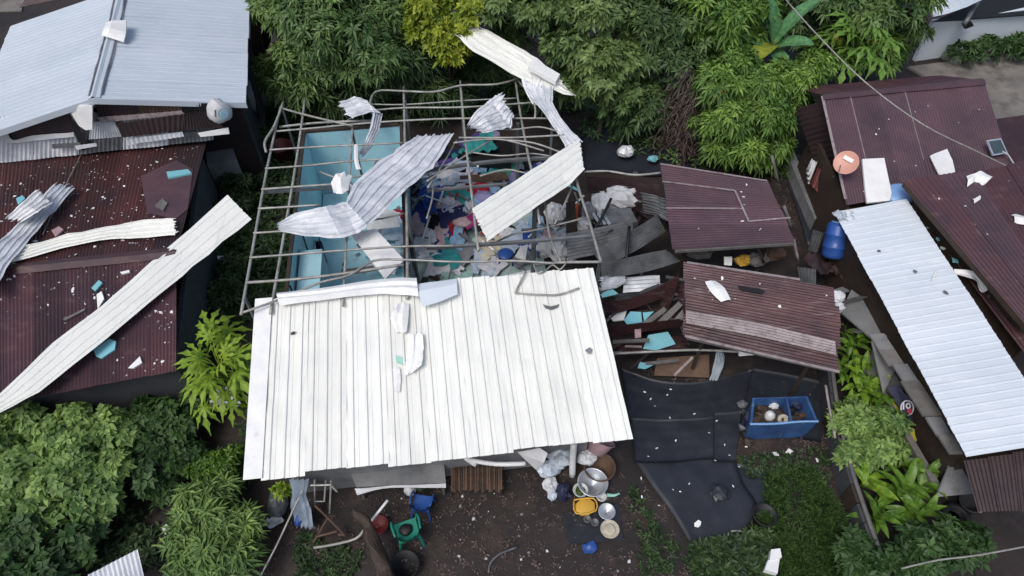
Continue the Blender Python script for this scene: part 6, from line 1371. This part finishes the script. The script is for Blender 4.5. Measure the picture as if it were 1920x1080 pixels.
tree('olive_tree', 'pale olive green tree above the thrown sheet', 'tree', [pl(1000, 20, 3.8, 65), pl(1110, 40, 3.8, 70, tone=.6), pl(1060, 95, 3.1, 48, tone=.5), pl(940, 0, 3.9, 60, tone=.6), pl(1060, 10, 4.0, 50, tone=.7), pl(1170, 20, 3.6, 48, tone=.5), pl(1175, 80, 2.9, 34, tone=.55), pl(960, 70, 2.6, 34, tone=.35)], 'leaf_olive', 2000, 9, .23, .09, (35, 85), .35, 15, .12, GT, 8)
tree('olive_tree', 'lower lighter tree right of the foam block', 'tree', [pl(1130, 135, 2.6, 65, tone=.75), pl(1165, 125, 2.6, 45, tone=.8), pl(1090, 165, 2.1, 40, tone=.5), pl(1150, 185, 1.7, 45, tone=.35)], 'leaf_olive', 900, 9, .23, .10, (35, 85), .35, 16, .09, GT, 7)
tree('dark_tree', 'dark grey green tree above the dead brown shrub', 'tree', [pl(1235, 50, 3.4, 80, tone=.5), pl(1270, 120, 2.6, 60, tone=.4), pl(1220, 130, 2.2, 50, tone=.3), pl(1190, 210, 1.0, 50, tone=.2), pl(1300, 0, 3.6, 70, tone=.5)], 'leaf_dark', 1300, 9, .26, .075, (35, 85), .35, 17, .1, GT, 7)
tree('bamboo_clump', 'leafy bright green tree right of the dead brown shrub', 'tree', [pl(1390, 120, 3.0, 38, tone=.5), pl(1345, 165, 2.7, 45, tone=.55), pl(1420, 165, 2.6, 45, tone=.7), pl(1375, 225, 1.9, 50, tone=.6), pl(1330, 230, 1.5, 30, tone=.4), pl(1440, 225, 2.0, 45, tone=.4), pl(1410, 285, 1.1, 36, tone=.75), pl(1350, 285, .9, 26, tone=.6), pl(1475, 155, 2.6, 36, tone=.8), pl(1490, 200, 1.9, 34, tone=.35), pl(1520, 130, 2.5, 34, tone=.7), pl(1455, 280, 1.1, 26, tone=.5), pl(1435, 305, .6, 22, tone=.8)], 'leaf_bamboo', 2100, 8, .25, .07, (35, 95), .5, 18, .08, GT, 6)
tree('green_tree', 'mid green tree behind the banana plant', 'tree', [pl(1350, 30, 3.6, 70, tone=.6), pl(1360, 70, 3.0, 45, tone=.8), pl(1310, 60, 3.2, 45, tone=.5)], 'leaf_bamboo', 620, 8, .36, .08, (30, 85), .4, 19, .1, GT, 7)
tree('dark_tree', 'dark round tree at the top beside the boundary wall', 'tree', [pl(1620, 0, 3.2, 75, tone=.5), pl(1690, 10, 3.0, 55, tone=.6), pl(1560, -10, 3.4, 60, tone=.5), pl(1700, 50, 2, 30, tone=.3)], 'leaf_mango', 800, 9, .3, .08, (35, 85), .35, 20, .1, GT, 7)
tree('olive_tree', 'tree row beyond the top edge above the yellow green tree', 'tree', [pl(760, -60, 3.4, 110, tone=.4), pl(900, -70, 3.6, 100, tone=.5), pl(1180, -60, 3.6, 120, tone=.5), pl(1460, -70, 3.6, 120, tone=.5)], 'leaf_olive', 900, 9, .34, .09, (35, 85), .35, 22, .12, GT, 6)
# dead brown shrub: bare drooping twigs
ds = thing('dead_shrub', 'dead grey brown shrub with bare drooping twigs', 'shrub', at(1280, 285, 0), None)
gd = random.Random(9); tw = []; b0 = at(1280, 285, 0); lv = []
for i in range(260):
    a = gd.random() * 6.28; r = gd.uniform(.1, .85); hgt = gd.uniform(.7, 3.1)
    p0 = b0 + Vector((gd.uniform(-.25, .25), gd.uniform(-.25, .25), gd.uniform(.2, 1.0))); p1 = b0 + Vector((math.cos(a) * r * .6, math.sin(a) * r * .6, hgt)); p2 = b0 + Vector((math.cos(a) * r * 1.3, math.sin(a) * r * 1.2, hgt - gd.uniform(.2, .9)))
    tw.append(tube(smooth_path([p0, p1, p2], 3), .014, 3, .005)); lv.append((p1 + p2) / 2); lv.append(p2)
tag(obj('twig', merge(*tw), 'twig', ds), None, None, None, 'stuff')
lv = np.array([tuple(p) for p in lv])
V, F, T = rosettes(lv, np.tile([0, 0, -1.], (len(lv), 1)) + rng.normal(0, .5, (len(lv), 3)), 5, .28, .035, (20, 80), .4, None, seed=4)
tag(obj('withered_leaves', (V, F), 'leaf_dead', ds, tint=T), None, None, None, 'stuff')
# banana plant: every leaf its own part
ba = thing('banana_plant', 'banana plant with broad pale green leaves and one yellowing leaf', 'banana plant', at(1452, 120, 0))
bt_ = at(1452, 78, 3.3); b0 = at(1452, 120, 0)
obj('pseudostem', tube(smooth_path([b0, b0.lerp(bt_, .5), bt_], 3), .13, 10, .08), 'leaf_banana_old', ba, True, tint=[.3] * (7 * 10))
for i, (tx, ty, th, L, W, m, dr) in enumerate([(1422, -10, 4.3, 1.7, .6, 'leaf_banana', .25), (1515, 10, 4.3, 1.8, .6, 'leaf_banana', .25), (1415, 110, 3.2, 1.15, .65, 'leaf_banana_old', .4), (1465, -5, 4.6, 1.5, .55, 'leaf_banana', .2), (1510, 62, 3.8, 1.3, .5, 'leaf_banana', .4), (1385, 40, 3.8, 1.2, .5, 'leaf_banana', .45), (1480, 110, 3.2, 1.0, .45, 'leaf_banana', .5)]):
    d = at(tx, ty, th) - bt_
    me = leaf_mesh(('banana', i), lambda: bigleaf(L, W, dr, .25, 14, .2, .008, i, False), m)
    o = add_leaf(ba, me, bt_ - b0 + Vector((0, 0, -.05 * i)), math.atan2(d.y, d.x), math.atan2(d.z, math.hypot(d.x, d.y)) * .75, 1.0, .2 * (-1) ** i)
pt = papaya('papaya_tree', 'papaya tree with dense leaves and yellow fruit beyond the purple roof', at(1612, 130, 0), at(1608, 80, 2.6), 26, .62, 'leaf_papaya_mid', 31, .7)
for i, (x, y, h) in enumerate(((1566, 72, 2.6), (1574, 80, 2.5), (1640, 76, 2.5))):
    obj('fruit', lathe([(.001, -.16), (.08, -.1), (.11, 0), (.08, .11), (.02, .17), (.001, .17)], at(x, y, h), 12), 'yellow' if i != 1 else 'leaf_lime', pt, True, tint=[.7] * 72)
tree('leafy_bush', 'leafy bush around the papaya trunk', 'bush', [pl(1640, 110, 1.2, 45, tone=.5), pl(1570, 110, 1.4, 50, tone=.6), pl(1600, 60, 1.8, 60, tone=.5), pl(1680, 90, 1.0, 35, tone=.4)], 'leaf_bamboo', 520, 8, .34, .09, (35, 85), .4, 33, .06, None, 6)
tree('leafy_bush', 'low bush growing along the boundary wall', 'bush', [pl(1800, 102, .4, 24, tone=.5), pl(1850, 96, .45, 26, tone=.5), pl(1895, 92, .45, 26, tone=.6), pl(1930, 88, .45, 26, tone=.6)], 'leaf_cassava_dark', 320, 7, .22, .08, (35, 85), .3, 34, .03, None, 5, branches=False)
for i, (x, y, lb) in enumerate(((1775, 112, 'grey stone at the end of the boundary wall bush'), (1788, 118, 'second grey stone before the boundary wall bush'), (1840, 112, 'dark stone under the middle of the boundary wall bush'))):
    tag(obj('stone', lump(at(x, y, .0), .25, .2, .18, i + 150, .3), 'cement'), lb, 'stone')
# left bottom: bushes and papaya
GB = 'bushes at the near left'
tree('cassava_bush', 'wide pale green leafy bush at the left edge', 'bush', [pl(50, 800, 1.4, 50, tone=.8), pl(120, 820, 1.45, 52, tone=.75), pl(190, 800, 1.35, 42, tone=.8), pl(60, 870, 1.2, 55, tone=.6), pl(150, 890, 1.15, 55, tone=.65), pl(215, 870, 1.1, 36, tone=.7), pl(190, 940, .95, 44, tone=.5), pl(90, 950, .9, 50, tone=.5), pl(-10, 840, 1.3, 50, tone=.6), pl(20, 930, .9, 50, tone=.5), pl(240, 800, 1.2, 30, tone=.6)], 'leaf_cassava', 1900, 6, .17, .115, (60, 98), .25, 41, .05, GB, 7, .7)
tree('cassava_bush', 'dim green bush below the wide pale bush', 'bush', [pl(60, 1020, .7, 60, tone=.4), pl(150, 1010, .6, 50, tone=.3), pl(10, 1075, .7, 55, tone=.4), pl(110, 1075, .6, 50, tone=.3)], 'leaf_cassava_dark', 620, 6, .17, .11, (60, 98), .25, 42, .05, GB, 7, .7)
tree('cassava_bush', 'dark bush under the front edge of the rusty roof', 'bush', [pl(280, 790, .9, 42, tone=.7), pl(270, 850, .75, 45, tone=.4), pl(325, 820, .7, 36, tone=.5), pl(355, 780, .7, 28, tone=.5), pl(300, 900, .5, 40, tone=.3), pl(360, 850, .5, 34, tone=.35)], 'leaf_cassava_dark', 850, 6, .16, .10, (55, 98), .3, 43, .05, GB, 6, .7)
tree('cassava_bush', 'feathery bush with narrow finger leaves at the bottom', 'bush', [pl(375, 950, 1.0, 40, tone=.7), pl(425, 985, .95, 42, tone=.65), pl(350, 1010, .8, 42, tone=.5), pl(400, 1050, .75, 45, tone=.5), pl(455, 1050, .7, 36, tone=.4), pl(410, 925, .9, 28, tone=.65), pl(340, 1070, .6, 40, tone=.4)], 'leaf_cassava', 420, 8, .27, .05, (70, 98), .3, 44, .05, GB, 6, .75)
tree('low_shrub', 'small yellow speckled shrub left of the white roof corner', 'bush', [pl(378, 880, .5, 30, tone=.6), pl(420, 870, .5, 28, tone=.5), pl(430, 910, .4, 25, tone=.4)], 'leaf_ginger_mid', 170, 6, .16, .05, (40, 90), .3, 45, .03, GB, 4, branches=False)
tree('low_shrub', 'small yellow green plant under the left eave', 'bush', [pl(527, 918, .7, 16, tone=.9)], 'leaf_papaya', 20, 6, .11, .05, (40, 90), .3, 46, .02, None, 2, branches=False)
papaya('papaya_tree', 'bright lime green papaya tree at the left edge of the white roof', at(412, 762, 0), at(412, 690, 2.15), 30, .46, 'leaf_papaya', 51, .5)
# ginger strip between both roofs on the right
g3 = random.Random(77)
GG = 'broad leaved plants in the strip by the fence'
for i, (x, y, n, L, m, lb) in enumerate([
    (1590, 592, 12, .62, 'leaf_ginger', 'bright broad leaved plant at the corner of the lower rusty roof'), (1612, 628, 13, .6, 'leaf_ginger', 'bright broad leaved plant second from the far end of the strip'),
    (1585, 672, 12, .55, 'leaf_ginger_mid', 'broad leaved plant touching the near corner of the lower rusty roof'), (1598, 735, 16, .72, 'leaf_ginger', 'brightest broad leaved plant midway along the strip'), (1622, 705, 11, .55, 'leaf_ginger_mid', 'darker broad leaved plant behind the brightest one'),
    (1580, 640, 10, .5, 'leaf_ginger_mid', 'small broad leaved plant pressed against the right side of the lower rusty roof'), (1630, 660, 10, .5, 'leaf_ginger', 'small broad leaved plant before the pale leaning board'), (1575, 710, 10, .5, 'leaf_ginger_mid', 'small broad leaved plant at the near corner of the lower rusty roof'), (1628, 755, 11, .55, 'leaf_ginger_mid', 'small broad leaved plant beside the yellow cloth'), (1580, 775, 10, .5, 'leaf_ginger', 'small bright plant by the pale stick of the fence'),
    (1608, 565, 11, .6, 'leaf_ginger', 'broad leaved plant at the far end of the strip by the white bags'), (1602, 700, 11, .6, 'leaf_ginger', 'broad leaved plant in the middle of the far clump'), (1640, 690, 11, .6, 'leaf_ginger_mid', 'broad leaved plant leaning on the pale board of the alley'), (1640, 745, 11, .6, 'leaf_ginger', 'broad leaved plant beside the near end of the pale board'),
    (1612, 905, 12, .75, 'leaf_ginger', 'large broad leaved plant against the board fence'), (1665, 920, 14, .75, 'leaf_ginger_mid', 'large broad leaved plant in the middle of the near clump'), (1700, 960, 14, .72, 'leaf_ginger_mid', 'large broad leaved plant at the right of the near clump'),
    (1640, 985, 13, .7, 'leaf_ginger_mid', 'large broad leaved plant nearest the bottom of the clump'), (1708, 905, 12, .65, 'leaf_ginger_mid', 'broad leaved plant reaching into the alley'), (1665, 870, 10, .6, 'leaf_ginger_mid', 'broad leaved plant just below the bushy herbs')]):
    broad_plant('ginger_plant', lb, 'plant', at(x, y + 8, 0), n, L, L * .24, m, 100 + i, .55, GG)
tree('herb_bush', 'soft green herb bush in the strip below the brightest broad leaves', 'bush', [pl(1600, 800, .6, 40, tone=.6), pl(1640, 830, .6, 45, tone=.7), pl(1595, 850, .5, 30, tone=.5), pl(1665, 790, .6, 28, tone=.4)], 'leaf_cassava', 620, 7, .17, .075, (45, 95), .25, 61, .03, None, 8, branches=False)
tree('herb_bush', 'dark low bush at the bottom right corner', 'bush', [pl(1740, 1040, .6, 50, tone=.5), pl(1800, 1020, .6, 45, tone=.4), pl(1690, 1065, .5, 50, tone=.4), pl(1620, 1060, .5, 50, tone=.45)], 'leaf_cassava_dark', 520, 7, .2, .08, (45, 95), .25, 62, .03, None, 7, branches=False)
# grass and weeds
ground_cover('grass', [[(1440, 890), (1520, 880), (1570, 960), (1600, 1080), (1400, 1090), (1400, 1010), (1440, 960)]], 2600, 'leaf_grass', 8, .24, .02, 71, (.0, .05), (5, 60), 'tall green grass beside the board fence', .35)
ground_cover('weeds', [[(350, 300), (480, 300), (470, 600), (340, 700), (340, 560)], [(470, 200), (580, 200), (540, 560), (460, 580)]], 900, 'leaf_weed', 7, .2, .07, 72, (.02, .2), (30, 90), 'low dark weeds in the gap beside the frame')
ground_cover('undergrowth', [[(500, 200), (1080, 170), (1080, 215), (500, 245)], [(1080, 190), (1480, 230), (1480, 340), (1300, 320), (1090, 260)], [(860, 60), (1000, 120), (1000, 180), (860, 170)]], 420, 'leaf_dark', 7, .24, .07, 73, (.02, .3), (30, 90), 'dark undergrowth below the trees')
ground_cover('weeds', [[(0, 760), (470, 730), (480, 1090), (0, 1090)], [(1300, 1030), (1440, 1000), (1430, 1090), (1300, 1090)]], 520, 'leaf_weed', 7, .2, .07, 74, (.02, .2), (30, 90), 'dark weeds between the near bushes')

tree('bushy_tree', 'dark bush in the shade under the thrown sheet', 'bush', [pl(900, 120, 1.5, 45, tone=.4), pl(940, 150, 1.1, 40, tone=.3), pl(1010, 180, .8, 36, tone=.3)], 'leaf_dark', 420, 9, .3, .07, (40, 90), .4, 81, .06, GT, 6)
tree('bushy_tree', 'dark bush behind the dead brown shrub', 'bush', [pl(1230, 200, 1.3, 45, tone=.4), pl(1180, 230, .8, 36, tone=.3), pl(1310, 190, 1.4, 36, tone=.5)], 'leaf_dark', 420, 9, .28, .07, (40, 90), .4, 82, .06, GT, 6)
ground_cover('leaf_litter', [[(560, 900), (1250, 880), (1300, 1090), (480, 1090)], [(1100, 240), (1480, 330), (1500, 480), (1240, 300)], [(1180, 690), (1560, 720), (1600, 900), (1400, 1000)]], 700, 'leaf_dead', 3, .07, .03, 83, (.0, .01), (80, 92), 'dry leaf litter trodden into the soil', .02)
ground_cover('weeds', [[(1380, 860), (1560, 840), (1560, 900), (1400, 900)], [(1180, 900), (1290, 1060), (1200, 1090)], [(560, 1000), (680, 1040), (660, 1090), (540, 1090)]], 120, 'leaf_weed', 7, .12, .04, 84, (.0, .06), (20, 90), 'sparse weeds on the yard soil')

tree('bushy_tree', 'dark undergrowth tree below the banana leaves', 'tree', [pl(1400, 60, 1.8, 50, tone=.4), pl(1470, 60, 1.6, 55, tone=.4), pl(1530, 70, 1.6, 45, tone=.4), pl(1450, 10, 2.2, 55, tone=.45), pl(1340, 110, 1.4, 50, tone=.35)], 'leaf_dark', 750, 9, .3, .08, (40, 90), .4, 85, .06, GT, 6)
tree('low_shrub', 'low leafy shrub in the gap beside the long white sheet', 'bush', [pl(400, 420, .5, 34, tone=.4), pl(440, 380, .4, 30, tone=.3), pl(380, 470, .4, 30, tone=.35)], 'leaf_weed', 220, 7, .22, .07, (40, 90), .35, 86, .03, None, 5, branches=False)
tree('low_shrub', 'low leafy shrub in the gap beside the frame foot', 'bush', [pl(420, 560, .45, 32, tone=.5), pl(400, 620, .4, 26, tone=.4), pl(440, 500, .4, 26, tone=.4)], 'leaf_weed', 220, 7, .2, .07, (40, 90), .35, 87, .03, None, 5, branches=False)
tree('low_shrub', 'low leafy shrub behind the dark blue bucket', 'bush', [pl(440, 350, .4, 30, tone=.35), pl(480, 260, .5, 26, tone=.35), pl(410, 330, .4, 22, tone=.4)], 'leaf_weed', 200, 7, .22, .07, (40, 90), .35, 88, .03, None, 5, branches=False)
